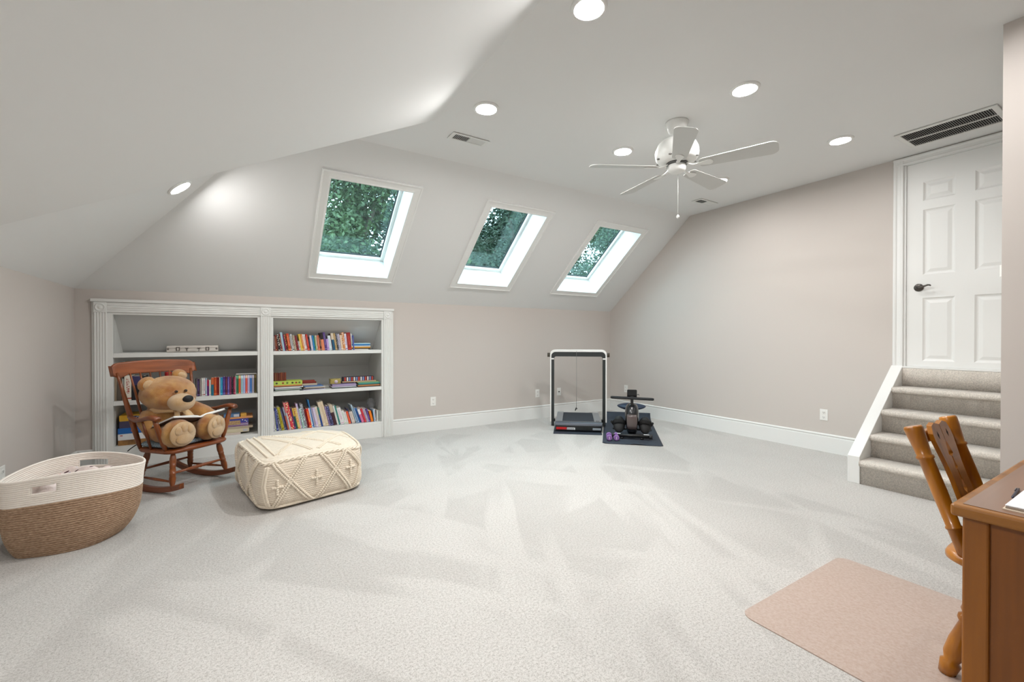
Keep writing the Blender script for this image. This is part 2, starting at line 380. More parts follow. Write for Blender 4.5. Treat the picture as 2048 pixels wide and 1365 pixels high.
# ------------------------------------------------------------------ door, casing, stairs
def at(root):
    """a mesh builder that takes world coordinates for a part of root (root not rotated)"""
    mb = MB(); mb.M = Matrix.Translation(-Vector(root.location)); return mb
door = sempty('door_1', 'white six panel door at the top of the stairs', 'door', (XR+.02, 1.235, 1.0))
DX = XR+.016; D0, D1, DZ0, DZ1 = .823, 1.646, 1.004, 2.982
cols = [(1.298, 1.525), (.944, 1.171)]; rows_ = [(1.06, 1.671), (1.893, 2.521), (2.607, 2.79)]
mb = at(door); sheet(mb, [D0, D1], [DZ0, DZ1], [(*c, *r_) for c in cols for r_ in rows_], lambda u, v, d: (DX+d, u, v), .035)
mb.build('leaf_frame', trim_paint, door)
for c in cols:
    for r_ in rows_:
        mb = at(door); L0 = []
        for e, d in ((0, 0), (.012, .009), (.02, .0115), (.026, .0115), (.05, .004), (.054, .003)):
            q = ((c[0]+e, r_[0]+e), (c[1]-e, r_[0]+e), (c[1]-e, r_[1]-e), (c[0]+e, r_[1]-e)); L0.append([(DX+d, *p) for p in q])
        mb.grid(L0, closed=True, smooth=False); mb.f.append([len(mb.v)-4+i for i in range(4)]); mb.s.append(False); mb.m.append(0)
        mb.build('panel', trim_paint, door)
bronze = mat('dark_bronze', (88,84,80), .32, metal=.85)
mb = at(door); hy, hz = 1.553, 1.772
Q = Matrix.Rotation(R(-90), 4, 'Y')
mb2 = MB(); mb2.M = Matrix.Translation(Vector((DX, hy, hz))-Vector(door.location)) @ Q
mb2.lathe([(.036, 0), (.037, .006), (.03, .011), (.026, .012), (.018, .016), (.012, .02), (.011, .045), (.013, .048)], n=28)
hd = mb2.build('handle', bronze, door)
mb2 = at(door); mb2.tube([(DX-.046, hy+.005, hz), (DX-.05, hy-.02, hz-.002), (DX-.052, hy-.05, hz+.006), (DX-.054, hy-.078, hz+.016), (DX-.05, hy-.092, hz+.014), (DX-.046, hy-.098, hz+.006)],
         [.012, .011, .009, .008, .007, .006], 12).build('lever', bronze, door)
at(door).box(DX-.004, DX+.02, D1+.001, D1+.007, hz-.03, hz+.03).build('latch_plate', bronze, door)
at(door).box(XR-.028, XR+.05, .8, 1.668, .985, 1.003).build('threshold', trim_paint, door, bevel=.003)
cprof = [(0, 0), (0, -.013), (.006, -.017), (.02, -.018), (.024, -.014), (.05, -.013), (.056, -.018), (.066, -.021), (.074, -.02), (.08, -.015), (.08, 0)]
mb = MB(); mb.prism([(1.664+a, XR+b) for a, b in cprof], 1.0, 3.062, 'z'); mb.v = [(y, x, z) for x, y, z in mb.v]; mb.f = [f[::-1] for f in mb.f]
struct(mb.build('trim_1', trim_paint), 'white moulded casing left of the door', 'door casing')
mb = MB(); mb.prism([(XR+b, 2.988+a*.93) for a, b in cprof], .73, 1.744, 'y')
struct(mb.build('trim_2', trim_paint), 'white moulded casing above the door', 'door casing')
struct(MB().box(XR+.001, XR+.06, 1.647, 1.668, 1.0, 3.0).build('trim_3', trim_paint), 'white door jamb', 'door casing')
struct(MB().box(XR+.001, XR+.06, .798, .8215, 1.0, 2.984).build('trim_5', trim_paint), 'white door jamb on the hinge side', 'door casing')
mb = MB(); mb.prism([(.802-a, XR+b) for a, b in cprof], 1.0, 3.062, 'z'); mb.v = [(y, x, z) for x, y, z in mb.v]
struct(mb.build('trim_6', trim_paint), 'white moulded casing on the hinge side of the door', 'door casing')
struct(MB().box(XR+.001, XR+.06, .8, 1.668, 2.984, 3.0).build('trim_4', trim_paint), 'white door head jamb', 'door casing')

stairs = thing('carpeted_stairs', 'five carpeted steps leading up to the white door', 'stairs', (5.1, 1.2, 0))
scm = stair_carpet()
sx = [4.622, 4.846, 5.086, 5.332, 5.572, XR-.001]; sz = [0, .208, .41, .612, .81, .986]
for i in range(5):
    x, z0, z1, xn = sx[i], sz[i], sz[i+1], sx[i+1]+(.03 if i < 4 else 0)
    if i < 4: poly = [(x, z0), (x, z1-.056), (x-.016, z1-.054), (x-.028, z1-.046), (x-.035, z1-.03), (x-.034, z1-.014), (x-.026, z1-.004), (x-.01, z1), (xn, z1), (xn, z0)]
    else: poly = [(x, z0), (x, z1-.012), (x+.006, z1-.003), (x+.014, z1), (xn, z1), (xn, z0)]
    # cut across the width so the pile can be roughened a little
    mb = at(stairs); ny = 60; k = len(poly); rnd = random.Random(i)
    rows = []
    for j in range(ny+1):
        y = .666+(1.661-.666)*j/ny
        rows.append([(px+(rnd.uniform(-.0025, .0025) if 0 < q < k-2 else 0), y, pz+(rnd.uniform(-.0025, .0025) if 0 < q < k-2 else 0)) for q, (px, pz) in enumerate(poly)])
    mb.grid(rows, closed=True)
    mb.f += [list(range(k)), [ny*k+q for q in range(k)][::-1]]; mb.s += [False]*2; mb.m += [0]*2
    mb.build('step', scm, stairs)
at(stairs).prism([(4.609, 0), (4.609, .238), (5.585, 1.006), (XR-.001, 1.006), (XR-.001, 0)], 1.662, 1.753, 'y').build('stringer_cap', trim_paint, stairs, bevel=.004)

# ------------------------------------------------------------------ built-in bookcase
bc = thing('built_in_bookcase', 'white built-in bookcase with two bays and fluted pilasters', 'bookcase', (.245, 5.72, 0))
YFc = 5.714; YBK = 6.38; B1 = (-1.063, .165); B2 = (.321, 1.552)
def fluted(w_, h, n):
    """half profile of a fluted board: (across, depth) points"""
    p = [(0, 0), (0, h-.003), (.003, h)]; m_ = w_/(n+.6); s0 = (w_-m_*n)/2
    for i in range(n):
        c = s0+m_*(i+.5); r_ = m_*.34
        p += [(c-r_, h), (c-r_*.7, h-.0045), (c, h-.0065), (c+r_*.7, h-.0045), (c+r_, h)]
    return p+[(w_-.003, h), (w_, h-.003), (w_, 0)]
for x0, x1 in ((BX0, B1[0]), (B1[1], B2[0]), (B2[1], BX1)):
    at(bc).box(x0, x1, YFc, YFc+.06, 0, 1.512).build('stile', shelf_paint, bc, bevel=.002)
at(bc).box(BX0, BX1, YFc, YFc+.06, 1.512, BZ1+.005).build('head_board', shelf_paint, bc, bevel=.002)
at(bc).box(BX0-.006, BX1+.006, YFc-.026, YFc+.01, 1.632, BZ1+.008).build('head_moulding', shelf_paint, bc, bevel=.006)
for x0, x1 in ((-1.196, -1.104), (.196, .292), (1.58, 1.676)):
    mb = at(bc); mb.prism([(x0+a, YFc-b) for a, b in fluted(x1-x0, .018, 4)], .0, 1.53, 'z'); mb.build('fluted_pilaster', shelf_paint, bc)
    cx, cz = (x0+x1)/2, 1.58
    mb = at(bc); mb.box(x0-.003, x1+.003, YFc-.022, YFc, 1.53, 1.63)
    blk = mb.build('corner_block', shelf_paint, bc, bevel=.004)
    mb = MB(); mb.M = Matrix.Translation(Vector((cx, YFc-.021, cz))-Vector(bc.location)) @ Matrix.Rotation(R(90), 4, 'X')
    mb.lathe([(.041, 0), (.041, .004), (.036, .008), (.031, .007), (.027, .002), (.018, .002), (.014, .006), (.008, .009), (.002, .0095)], n=28)
    mb.build('rosette', shelf_paint, bc)
for x0, x1 in ((-1.1, .193), (.295, 1.577)):
    mb = at(bc); mb.prism([(YFc-b, 1.533+a) for a, b in fluted(.096, .016, 4)], x0, x1, 'x'); mb.build('fluted_header', shelf_paint, bc)
for b0, b1 in (B1, B2):
    at(bc).box(b0, b1, YFc+.002, YFc+.05, 0, .168).build('toe_panel', shelf_paint, bc, bevel=.002)
    at(bc).box(b0-.02, b1+.02, YFc+.004, YBK, .168, .2).build('bottom_shelf', shelf_paint, bc, bevel=.002)
    at(bc).box(b0, b1, YFc+.006, YBK-.02, .613, .655).build('shelf', shelf_paint, bc, bevel=.002)
    at(bc).box(b0, b1, YFc+.006, 6.12, 1.087, 1.13).build('shelf', shelf_paint, bc, bevel=.002)
    for s_, xx in ((-1, b0), (1, b1)):
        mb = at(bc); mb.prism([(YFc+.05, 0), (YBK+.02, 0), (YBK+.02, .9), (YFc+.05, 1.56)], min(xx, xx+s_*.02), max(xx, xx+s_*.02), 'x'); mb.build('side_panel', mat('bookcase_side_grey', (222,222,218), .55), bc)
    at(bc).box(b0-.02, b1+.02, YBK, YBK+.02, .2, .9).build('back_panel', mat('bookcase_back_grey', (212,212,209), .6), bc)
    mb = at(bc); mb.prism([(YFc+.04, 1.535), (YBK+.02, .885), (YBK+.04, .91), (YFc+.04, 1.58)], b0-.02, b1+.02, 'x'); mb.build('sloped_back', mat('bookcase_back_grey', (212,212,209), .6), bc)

# ------------------------------------------------------------------ outlets, registers
plate_m = mat('outlet_plastic', (238,237,232), .35); slot_m = mat('outlet_slot', (60,58,55), .6)
def outlet(pos, face, label, jack=False, cat='outlet'):
    root = thing('wall_outlet', label, cat, pos, {'back': 0., 'right': R(-90), 'left': R(90)}[face])
    MB().box(-.04, .04, -.006, 0, -.0625, .0625).build('cover_plate', plate_m, root, bevel=.003)
    if jack:
        mb = MB(); mb.M = Matrix.Rotation(R(90), 4, 'X'); mb.lathe([(.011, .005), (.011, .01), (.006, .011), (.006, .02), (.003, .021)], n=16); mb.build('cable_jack', mat('jack_metal', (90,88,84), .35, metal=.8), root)
    else:
        for s_ in (-.027, .027):
            rc = MB().prism([(.017*math.cos(a)*1.0, s_+max(-.0135, min(.0135, .019*math.sin(a)))) for a in [2*math.pi*i/24 for i in range(24)]], -.0095, -.004, 'y').build('receptacle', plate_m, root)
            for x_ in (-.0065, .0065): MB().box(x_-.0014, x_+.0014, -.0101, -.009, s_-.004, s_+.006).build('slot', slot_m, rc)
            MB().box(-.003, .003, -.0101, -.009, s_-.0105, s_-.0065).build('slot', slot_m, rc)
    return root
outlet((2.264, YB, .405), 'back', 'white outlet on the back wall nearest the bookcase')
outlet((4.022, YB, .4), 'back', 'white outlet on the back wall just left of the treadmill')
outlet((4.453, YB, .4), 'back', 'white cable jack plate seen between the treadmill posts', True, 'wall jack')
outlet((XR, 5.35, .416), 'right', 'white outlet behind the rowing machine screen')
outlet((XR, 2.358, .415), 'right', 'white outlet on the gable wall near the stairs')
outlet((XL, 4.215, .375), 'left', 'white outlet on the left wall above the basket')
fit = thing('wall_switch', 'small white switch at the wall corner beside the door', 'switch', (3.775, .665, 1.67))
MB().box(-.037, .037, 0, .006, -.058, .058).build('cover_plate', plate_m, fit, bevel=.002)
MB().box(-.017, .017, .005, .016, -.034, .034).build('rocker', plate_m, fit, bevel=.002)

vent_m = mat('register_enamel', (226,226,222), .4); dark_m = mat('duct_shade', (22,22,22), .9)
def register(cx, cy, label):
    root = thing('ceiling_register', label, 'vent', (cx, cy, ZC), 0, 'small ceiling registers')
    w_, h = .18, .07
    mb = MB(); us, vs = [-w_, w_], [-h, h]; sheet(mb, us, vs, [(-w_+.032, -.004, -h+.026, h-.026), (.004, w_-.032, -h+.026, h-.026)], lambda u, v, d: (u, v, -.003-d), .006)
    mb.build('face_frame', vent_m, root, bevel=.0015)
    MB().box(-w_+.02, w_-.02, -h+.02, h-.02, -.002, -.0005).build('duct_shade_sheet', dark_m, root)  # no hole in the ceiling: dark sheet coloured as the duct's shade
    for s_, (a, b) in ((1, (-w_+.032, -.004)), (-1, (.004, w_-.032))):
        mb = MB(); n = 10
        for i in range(n):
            x = a+(b-a)*(i+.5)/n; mb.add([(x-s_*.006, -h+.026, -.0085), (x+s_*.004, -h+.026, -.0025), (x+s_*.004, h-.026, -.0025), (x-s_*.006, h-.026, -.0085),
                                          (x-s_*.006, -h+.026, -.0095), (x+s_*.004, -h+.026, -.0035), (x+s_*.004, h-.026, -.0035), (x-s_*.006, h-.026, -.0095)],
                                         [(0,1,2,3), (7,6,5,4), (0,4,5,1), (2,6,7,3), (1,5,6,2), (3,7,4,0)])
        o = mb.build('louvre_bank', vent_m, root); o['kind'] = 'stuff'
    return root
register(1.755, 3.575, 'small white ceiling register beside the downlight near the slopes')
register(5.197, 3.58, 'small white ceiling register far off beyond the fan blades')
rg = thing('return_grille', 'wide white return air grille in the ceiling above the door', 'vent', (5.14, 1.222, ZC))
mb = MB(); sheet(mb, [-.22, .22], [-.313, .313], [(-.185, -.006, -.275, .278), (.006, .185, -.275, .278)], lambda u, v, d: (u, v, -.002-d), .012)
mb.build('face_frame', vent_m, rg, bevel=.003)
MB().box(-.19, .19, -.28, .283, -.003, -.0005).build('duct_shade_sheet', dark_m, rg)  # dark sheet painted as the shade behind the slats
for a, b in ((-.185, -.006), (.006, .185)):
    mb = MB(); n = 40
    for i in range(n):
        y = -.27+.545*(i+.5)/n
        mb.add([(a, y-.006, -.0115), (b, y-.006, -.0115), (b, y+.003, -.004), (a, y+.003, -.004), (a, y-.007, -.0105), (b, y-.007, -.0105), (b, y+.002, -.003), (a, y+.002, -.003)],
               [(0,1,2,3), (7,6,5,4), (0,4,5,1), (2,6,7,3), (1,5,6,2), (3,7,4,0)])
    o = mb.build('louvre_bank', mat('grille_slats', (150,150,147), .5), rg); o['kind'] = 'stuff'

# ------------------------------------------------------------------ ceiling fan
fan = thing('ceiling_fan', 'white five blade ceiling fan with a pull chain', 'fan', (3.09, 2.39, ZC))
fan_m = mat('fan_enamel', (236,236,232), .3); blade_m = mat('fan_blade_white', (206,206,202), .5)
MB().lathe([(.093, 0), (.093, -.012), (.085, -.02), (.078, -.045), (.07, -.075), (.05, -.088), (.02, -.092)], n=32).build('canopy', fan_m, fan)
MB().lathe([(.016, -.08), (.016, -.17)], n=16).build('downrod', fan_m, fan)
MB().lathe([(.03, -.135), (.075, -.14), (.12, -.155), (.152, -.185), (.17, -.225), (.174, -.26), (.168, -.295), (.15, -.32), (.12, -.333), (.09, -.338)], n=40).build('motor_housing', fan_m, fan)
for i in range(8):
    a = R(20+45*i); c, s_ = math.cos(a), math.sin(a)
    mb = MB(); mb.ell((.162*c, .162*s_, -.312), (.014, .014, .006), nu=12, nv=6); mb.build('cooling_slot', mat('fan_slot', (120,118,114), .6), fan)
MB().lathe([(.085, -.337), (.083, -.352), (.07, -.356)], n=32).build('flywheel', mat('fan_dark_ring', (70,70,68), .5), fan)
MB().lathe([(.06, -.352), (.073, -.358), (.073, -.382), (.066, -.4), (.05, -.415), (.02, -.42)], n=32).build('switch_housing', fan_m, fan)
for k in range(5):
    a = R(6.7+72*k); Q = Matrix.Rotation(a, 4, 'Z')
    tilt = Matrix.Rotation(R(-13), 4, 'X')
    # blade outline: narrow at the root, wide and rounded at the tip
    out = []
    def arc(cx, cy, r_, a0, a1, n=6): return [(cx+r_*math.cos(R(a0+(a1-a0)*i/n)), cy+r_*math.sin(R(a0+(a1-a0)*i/n))) for i in range(n+1)]
    out += arc(.205, -.03, .03, 180, 270)+arc(.675, -.03, .052, -90, 0)+arc(.675, .03, .052, 0, 90)+arc(.205, .03, .03, 90, 180)
    out = [(x, y*(1 if x > .5 else .93)) for x, y in out]
    mb = MB(); mb.M = Matrix.Translation((0, 0, -.372)) @ Q @ tilt
    mb.prism(out, -.003, .003, 'z'); mb.build('blade', blade_m, fan, bevel=.0015)
    mb = MB(); mb.M = Matrix.Translation((0, 0, -.378)) @ Q @ tilt
    mb.prism(arc(.245, 0, .034, -90, 90, 8)+[(.2, .022), (.17, .014), (.14, .012)]+[(.14, -.012), (.17, -.014), (.2, -.022)], -.004, .002, 'z')
    br = mb.build('blade_bracket', fan_m, fan, bevel=.002)
    mb = MB(); mb.M = Q
    mb.tube([(.078, 0, -.352), (.1, 0, -.366), (.125, 0, -.376), (.15, 0, -.378)], [.012, .011, .011, .01], 10, flat=(.6, 1.2)); mb.build('bracket_arm', fan_m, br)
MB().tube([(.028, .01, -.42), (.028, .01, -.765)], .0016, 8).build('pull_chain', fan_m, fan)
MB().lathe([(.003, -.757), (.008, -.764), (.0125, -.772), (.0125, -.778), (.008, -.786), (.002, -.79)], (.028, .01, 0), n=16).build('chain_knob', fan_m, fan)

# ------------------------------------------------------------------ rocking chair
RO, RYAW = (-.424, 4.798, 0), R(41.9)
rw = wood('rocker_wood', (158,86,38), (98,48,18), 2, 1.)
rwx = wood('rocker_wood_across', (164,88,42), (112,56,24), 0, 1.)
rwy = wood('rocker_wood_deep', (142,74,34), (92,46,18), 1, 1.)
rc = thing('rocking_chair', 'dark brown wooden rocking chair with spindle back holding a teddy bear', 'chair', RO, RYAW)
for sgn in (-1, 1):
    poly = []
    ys = [-.29+.76*i/24 for i in range(25)]
    low = [(y, (y-.06)**2/2.1) for y in ys]; top = [(y, (y-.06)**2/2.1+.046) for y in ys][::-1]
    MB().prism(low+top, sgn*.236-.019, sgn*.236+.019, 'x').build('rocker', rwy, rc, bevel=.005)
ring = lambda t, r: [(t-.03, r*.93), (t-.02, r*1.1), (t-.01, r*.93), (t, r*1.12), (t+.01, r*.93), (t+.02, r*1.08), (t+.03, r*.95)]
def leg_prof(r): return [(0, r*.62), (.1, r*.66), (.2, r*.98), (.3, r*1.12)]+[(t+.0, q) for t, q in ring(.4, r)]+[(.52, r*1.05)]+ring(.62, r)+[(.74, r*1.15), (.86, r*1.0), (.95, r*.72), (1, r*.62)]
for sx_, (yb_, yt_) in ((-1, (-.194, -.145)), (1, (-.194, -.145)), (-1, (.222, .16)), (1, (.222, .16))):
    wb_, wt_ = (.244, .2) if yb_ < 0 else (.222, .18)
    MB().turned((sx_*wb_, yb_, .045), (sx_*wt_, yt_, .335), leg_prof(.022), 16).build('leg', rw, rc)
def st(a, b, r=.011, deco=True):
    pr = [(0, r*.7), (.25, r*.95), (.4, r*1.25), (.44, r*.95), (.47, r*1.35), (.5, r*1.0), (.53, r*1.35), (.56, r*.95), (.6, r*1.25), (.75, r*.95), (1, r*.7)] if deco else [(0, r*.7), (.5, r*1.2), (1, r*.7)]
    MB().turned(a, b, pr, 12).build('stretcher', rwx, rc)
st((-.226, -.172, .17), (.226, -.172, .17), .012)
st((-.205, .195, .17), (.205, .195, .17), .011, False)
for sgn in (-1, 1): st((sgn*.238, -.185, .105), (sgn*.212, .21, .105), .01, False)
# saddle seat
def rr(x0, x1, y0, y1, r, n=6):
    out = []
    for cx, cy, a0 in ((x1-r, y1-r, 0), (x0+r, y1-r, 90), (x0+r, y0+r, 180), (x1-r, y0+r, 270)):
        out += [(cx+r*math.cos(R(a0+90*i/n)), cy+r*math.sin(R(a0+90*i/n))) for i in range(n+1)]
    return out
base = rr(-.275, .275, -.215, .215, .09)
mb = MB(); rows = []
for sc_, z in ((.90, .326), (.97, .333), (1.0, .345), (1.0, .352), (.97, .362), (.9, .366), (.6, .360), (.2, .356)):
    rows.append([(x*sc_*(1-.06*(y > 0)*(y/.215)), y*sc_, z-.035*(y+.1)*.35) for x, y in base])
mb.grid(rows, closed=True); n_ = len(base)
mb.f += [list(range(n_))[::-1], [len(mb.v)-n_+i for i in range(n_)]]; mb.s += [False, True]; mb.m += [0, 0]
mb.build('seat', rwx, rc)
# back: two posts, six spindles, crest rail
def crest_y(x): return .325+.03*(1-(x/.34)**2)
for sgn in (-1, 1):
    MB().turned((sgn*.235, .175, .35), (sgn*.312, crest_y(.312)-.004, .99), [(0, .013), (.1, .018), (.3, .02), (.5, .019), (.8, .014), (1, .011)], 14).build('back_post', rw, rc)
for i in range(6):
    u = -1+2*(i+1)/7
    MB().turned((u*.205, .19, .35), (u*.29, crest_y(u*.29)-.004, .985), [(0, .008), (.25, .0105), (.5, .011), (.8, .008), (1, .007)], 10).build('spindle', rw, rc)
mb = MB(); N_ = 44; rows = []
for i in range(N_+1):
    x = -.35+.7*i/N_; a = abs(x)/.35
    zt = 1.085-.018*a**2; zt -= max(0, (a-.86)/.14)**2*.028
    zb = .972 if a < .62 else (.972-.02*math.sin((a-.62)/.14*math.pi/2) if a < .76 else (.952-.012*math.sin((min(a, .9)-.76)/.14*math.pi)))
    zb += max(0, (a-.88)/.12)**2*.02
    y = crest_y(x); d = .012; tl = .02
    rows.append([(x, y-d, zb), (x, y-d-.0+tl, zt), (x, y+d+tl, zt), (x, y+d, zb)])
mb.grid(rows, closed=True, smooth=False); mb.f += [[0, 1, 2, 3], [N_*4+3, N_*4+2, N_*4+1, N_*4]]; mb.s += [False]*2; mb.m += [0]*2
mb.build('crest_rail', rwx, rc, bevel=.01, seg=3)
# arms with a rolled front end
for sgn in (-1, 1):
    pts = [(sgn*.285, .215, .625), (sgn*.3, .16, .617), (sgn*.318, .09, .607), (sgn*.333, .01, .618), (sgn*.342, -.06, .636), (sgn*.345, -.12, .645), (sgn*.345, -.165, .64), (sgn*.345, -.19, .63)]
    MB().tube(pts, [.02, .024, .025, .026, .03, .035, .034, .022], 16, flat=(.62, 1.1)).build('arm', rwy, rc)
    MB().turned((sgn*.252, -.14, .352), (sgn*.338, -.135, .628), [(0, .013), (.2, .02), (.5, .022), (.8, .019), (1, .014)], 14).build('arm_post', rw, rc)
    MB().turned((sgn*.255, .02, .352), (sgn*.325, .02, .61), [(0, .008), (.5, .012), (1, .008)], 10).build('arm_spindle', rw, rc)

# ------------------------------------------------------------------ seat cushion, bear, book (all on the chair)
def loc2w(p): return Matrix.Translation(RO) @ Matrix.Rotation(RYAW, 4, 'Z') @ Vector(p)
cu = thing('seat_cushion', 'blue speckled seat cushion under the teddy bear', 'cushion', loc2w((0, .015, .366)), RYAW)
base = rr(-.245, .235, -.15, .19, .07)
mb = MB(); rows = [[(x*s_, y*s_, z) for x, y in base] for s_, z in ((.9, .003), (.97, .008), (1, .02), (.97, .034), (.85, .043), (.4, .047))]
mb.grid(rows, closed=True); n_ = len(base); mb.f += [list(range(n_))[::-1], [len(mb.v)-n_+i for i in range(n_)]]; mb.s += [False, True]; mb.m += [0, 0]
mb.build('pad', mat('blue_speckled_cloth', (70,98,122), .9, (95, .5), (200, .4, .003), col2=(176,192,198)), cu)
MB().tube([(-.225, .17, .02), (-.245, .2, .015), (-.27, .225, -.012), (-.285, .235, -.03)], .004, 8).build('tie', mat('dark_tie', (34,32,34), .8), cu)

def fur(name, c1, c2, sc_=9):
    m = mat(name, c1, .9, (sc_, .5), (260, .9, .012), col2=c2, sheen=.6, spec=.15)
    return m
fur_m = fur('golden_plush', (228,174,98), (170,98,22)); cream_m = fur('cream_plush', (236,202,156), (216,172,118), 14)
bear = thing('teddy_bear', 'large golden plush teddy bear sitting with an open book', 'teddy bear', loc2w((0, 0, .385)), RYAW)
BB = Matrix.Translation((0, 0, -.385))
def bmb(): m_ = MB(); m_.M = BB.copy(); return m_
mb = bmb()
ZR = lambda ax, d: Matrix.Rotation(R(d), 3, ax)
mb.ell((-.08, .10, .535), (.18, .14, .155), nu=28, nv=18); mb.ell((-.08, .11, .61), (.165, .13, .11), nu=24, nv=14)      # trunk
mb.ell((-.07, .085, .803), (.212, .175, .15), nu=30, nv=20); mb.ell((-.08, .025, .76), (.178, .15, .108), nu=26, nv=16)        # head and cheeks
mb.tube([(-.19, .12, .645), (-.235, .105, .58), (-.228, .05, .51), (-.205, -.02, .465), (-.19, -.06, .455)], [.064, .07, .062, .06, .055], 16)   # arm, near
mb.ell((-.19, -.065, .455), .057)
mb.tube([(.045, .11, .655), (.13, .075, .64), (.195, .02, .595), (.225, -.04, .545), (.232, -.07, .52)], [.066, .072, .07, .064, .055], 16)  # arm, far
mb.ell((.233, -.075, .517), .057)
mb.tube([(-.14, .06, .475), (-.175, -.05, .475), (-.18, -.14, .48)], [.085, .082, .1], 16); mb.ell((-.182, -.165, .49), (.124, .078, .118), nu=24, nv=14)    # legs and feet
mb.tube([(-.02, .06, .475), (.06, -.05, .477), (.095, -.12, .482)], [.085, .082, .096], 16); mb.ell((.103, -.155, .49), (.12, .078, .116), ZR('Z', 14), nu=24, nv=14)
body = mb.build('body', fur_m, bear)
d = body.modifiers.new('r', 'REMESH'); d.mode = 'VOXEL'; d.voxel_size = .0085; d.use_smooth_shade = True
d = body.modifiers.new('s', 'SMOOTH'); d.factor = .6; d.iterations = 6
tx = bpy.data.textures.new('plush', 'CLOUDS'); tx.noise_scale = .035; tx.noise_depth = 2
d = body.modifiers.new('d', 'DISPLACE'); d.texture = tx; d.strength = .007; d.mid_level = .5; d.texture_coords = 'LOCAL'
def lump(name, c, r, m, rot=None, par=bear, disp=.004, n=(24, 16)):
    q = bmb(); q.ell(c, r, rot, *n); o = q.build(name, m, par)
    if disp: d_ = o.modifiers.new('d', 'DISPLACE'); d_.texture = tx; d_.strength = disp; d_.texture_coords = 'LOCAL'
    return o
lump('ear', (-.232, .105, .893), (.07, .038, .062), fur_m, ZR('Y', -32)); lump('ear', (.055, .125, .948), (.068, .038, .052), fur_m, ZR('Y', 22))
lump('inner_ear', (-.237, .079, .891), (.043, .022, .038), cream_m, ZR('Y', -32)); lump('inner_ear', (.057, .10, .946), (.042, .022, .032), cream_m, ZR('Y', 22))
lump('muzzle', (-.11, -.118, .738), (.102, .09, .074), cream_m, ZR('X', 8), disp=.003)
lump('nose', (-.112, -.196, .768), (.043, .027, .033), mat('black_velvet', (14,12,14), .6), ZR('X', 25), disp=0)
for ex in (-.148, -.068):
    e = lump('eye', (ex, -.112, .83), .013, mat('amber_eye', (66,36,16), .12, coat=.6), disp=0, n=(16, 10)); lump('pupil', (ex-.001, -.1222, .8305), .0065, mat('eye_black', (8,8,8), .1), par=e, disp=0, n=(12, 8))
for cx, cy, cz, ang in ((-.185, -.236, .49, 0), (.12, -.227, .49, 14)):
    q = ZR('Z', ang)
    pad = lump('foot_pad', (cx, cy, cz), (.107, .022, .101), cream_m, q, disp=.003)
    for tx_, tz_ in ((-.048, .03), (.0, .05), (.05, .034)):
        v = q @ Vector((tx_, -.016, tz_)); lump('toe', (cx+v.x, cy+v.y, cz+v.z), (.029, .014, .036), cream_m, q, par=pad, disp=.002, n=(16, 10))
    v = q @ Vector((0, -.016, -.04)); lump('sole', (cx+v.x, cy+v.y, cz+v.z), (.07, .014, .043), cream_m, q, par=pad, disp=.002, n=(18, 10))
rib_m = mat('cream_satin', (226,188,138), .5, sheen=.4)
def strip(pts, w_, name, par=bear, th=.006, m=rib_m):
    pts = [Vector(p) for p in pts]; q = bmb(); rows = []
    for p, wv in zip(pts, w_): rows.append([p-Vector(wv), p+Vector(wv)])
    q.grid(rows); o = q.build(name, m, par, solid=th); return o
q = bmb(); q.tube([(-.08+.125*math.cos(a), .07+.125*math.sin(a), .67+.008*math.sin(2*a)) for a in [2*math.pi*i/28 for i in range(29)]], .02, 10, flat=(1.3, .6)); q.build('neck_ribbon', rib_m, bear)
strip([(-.11, -.06, .672), (-.112, -.072, .64), (-.112, -.072, .59), (-.112, -.066, .54)], [(.02, 0, 0), (.024, .004, 0), (.028, .006, 0), (.03, .008, 0)], 'ribbon_tail')
strip([(-.06, -.06, .672), (-.02, -.066, .635), (.02, -.062, .585), (.045, -.055, .535)], [(.02, .0, .008), (.026, .004, .01), (.03, .006, .01), (.034, .008, .012)], 'ribbon_tail')
lump('ribbon_knot', (-.085, -.066, .677), (.026, .018, .018), rib_m, disp=.002, n=(14, 10))

bk = thing('picture_book', 'open hardcover picture book lying across the teddy bear legs', 'book', loc2w((.02, -.085, .552)), RYAW+R(6))
pg = mat('page_white', (240,238,232), .7)
for sgn, tilt, up in ((-1, 9, 0), (1, -6, .0)):
    M_ = Matrix.Rotation(R(tilt), 4, 'Y') @ Matrix.Rotation(R(-23), 4, 'X')
    mb = MB(); mb.M = M_; mb.box(min(0, sgn*.272), max(0, sgn*.272), -.09, .135, -.003, .0); cv = mb.build('cover', mat('book_board_brown', (104,86,78), .6), bk)
    mb = MB(); mb.M = M_; rows = []
    for i in range(9):
        t = i/8; x = sgn*.262*t; z = .012+.016*math.sin(min(1, t*3)*math.pi/2)*(1-t*.75)
        rows.append([(x, -.084, .001), (x, -.084, z), (x, .128, z), (x, .128, .001)])
    mb.grid(rows, closed=True); mb.f += [[32, 33, 34, 35] if sgn > 0 else [35, 34, 33, 32]]; mb.s += [False]; mb.m += [0]
    mb.build('page_block', pg, bk)

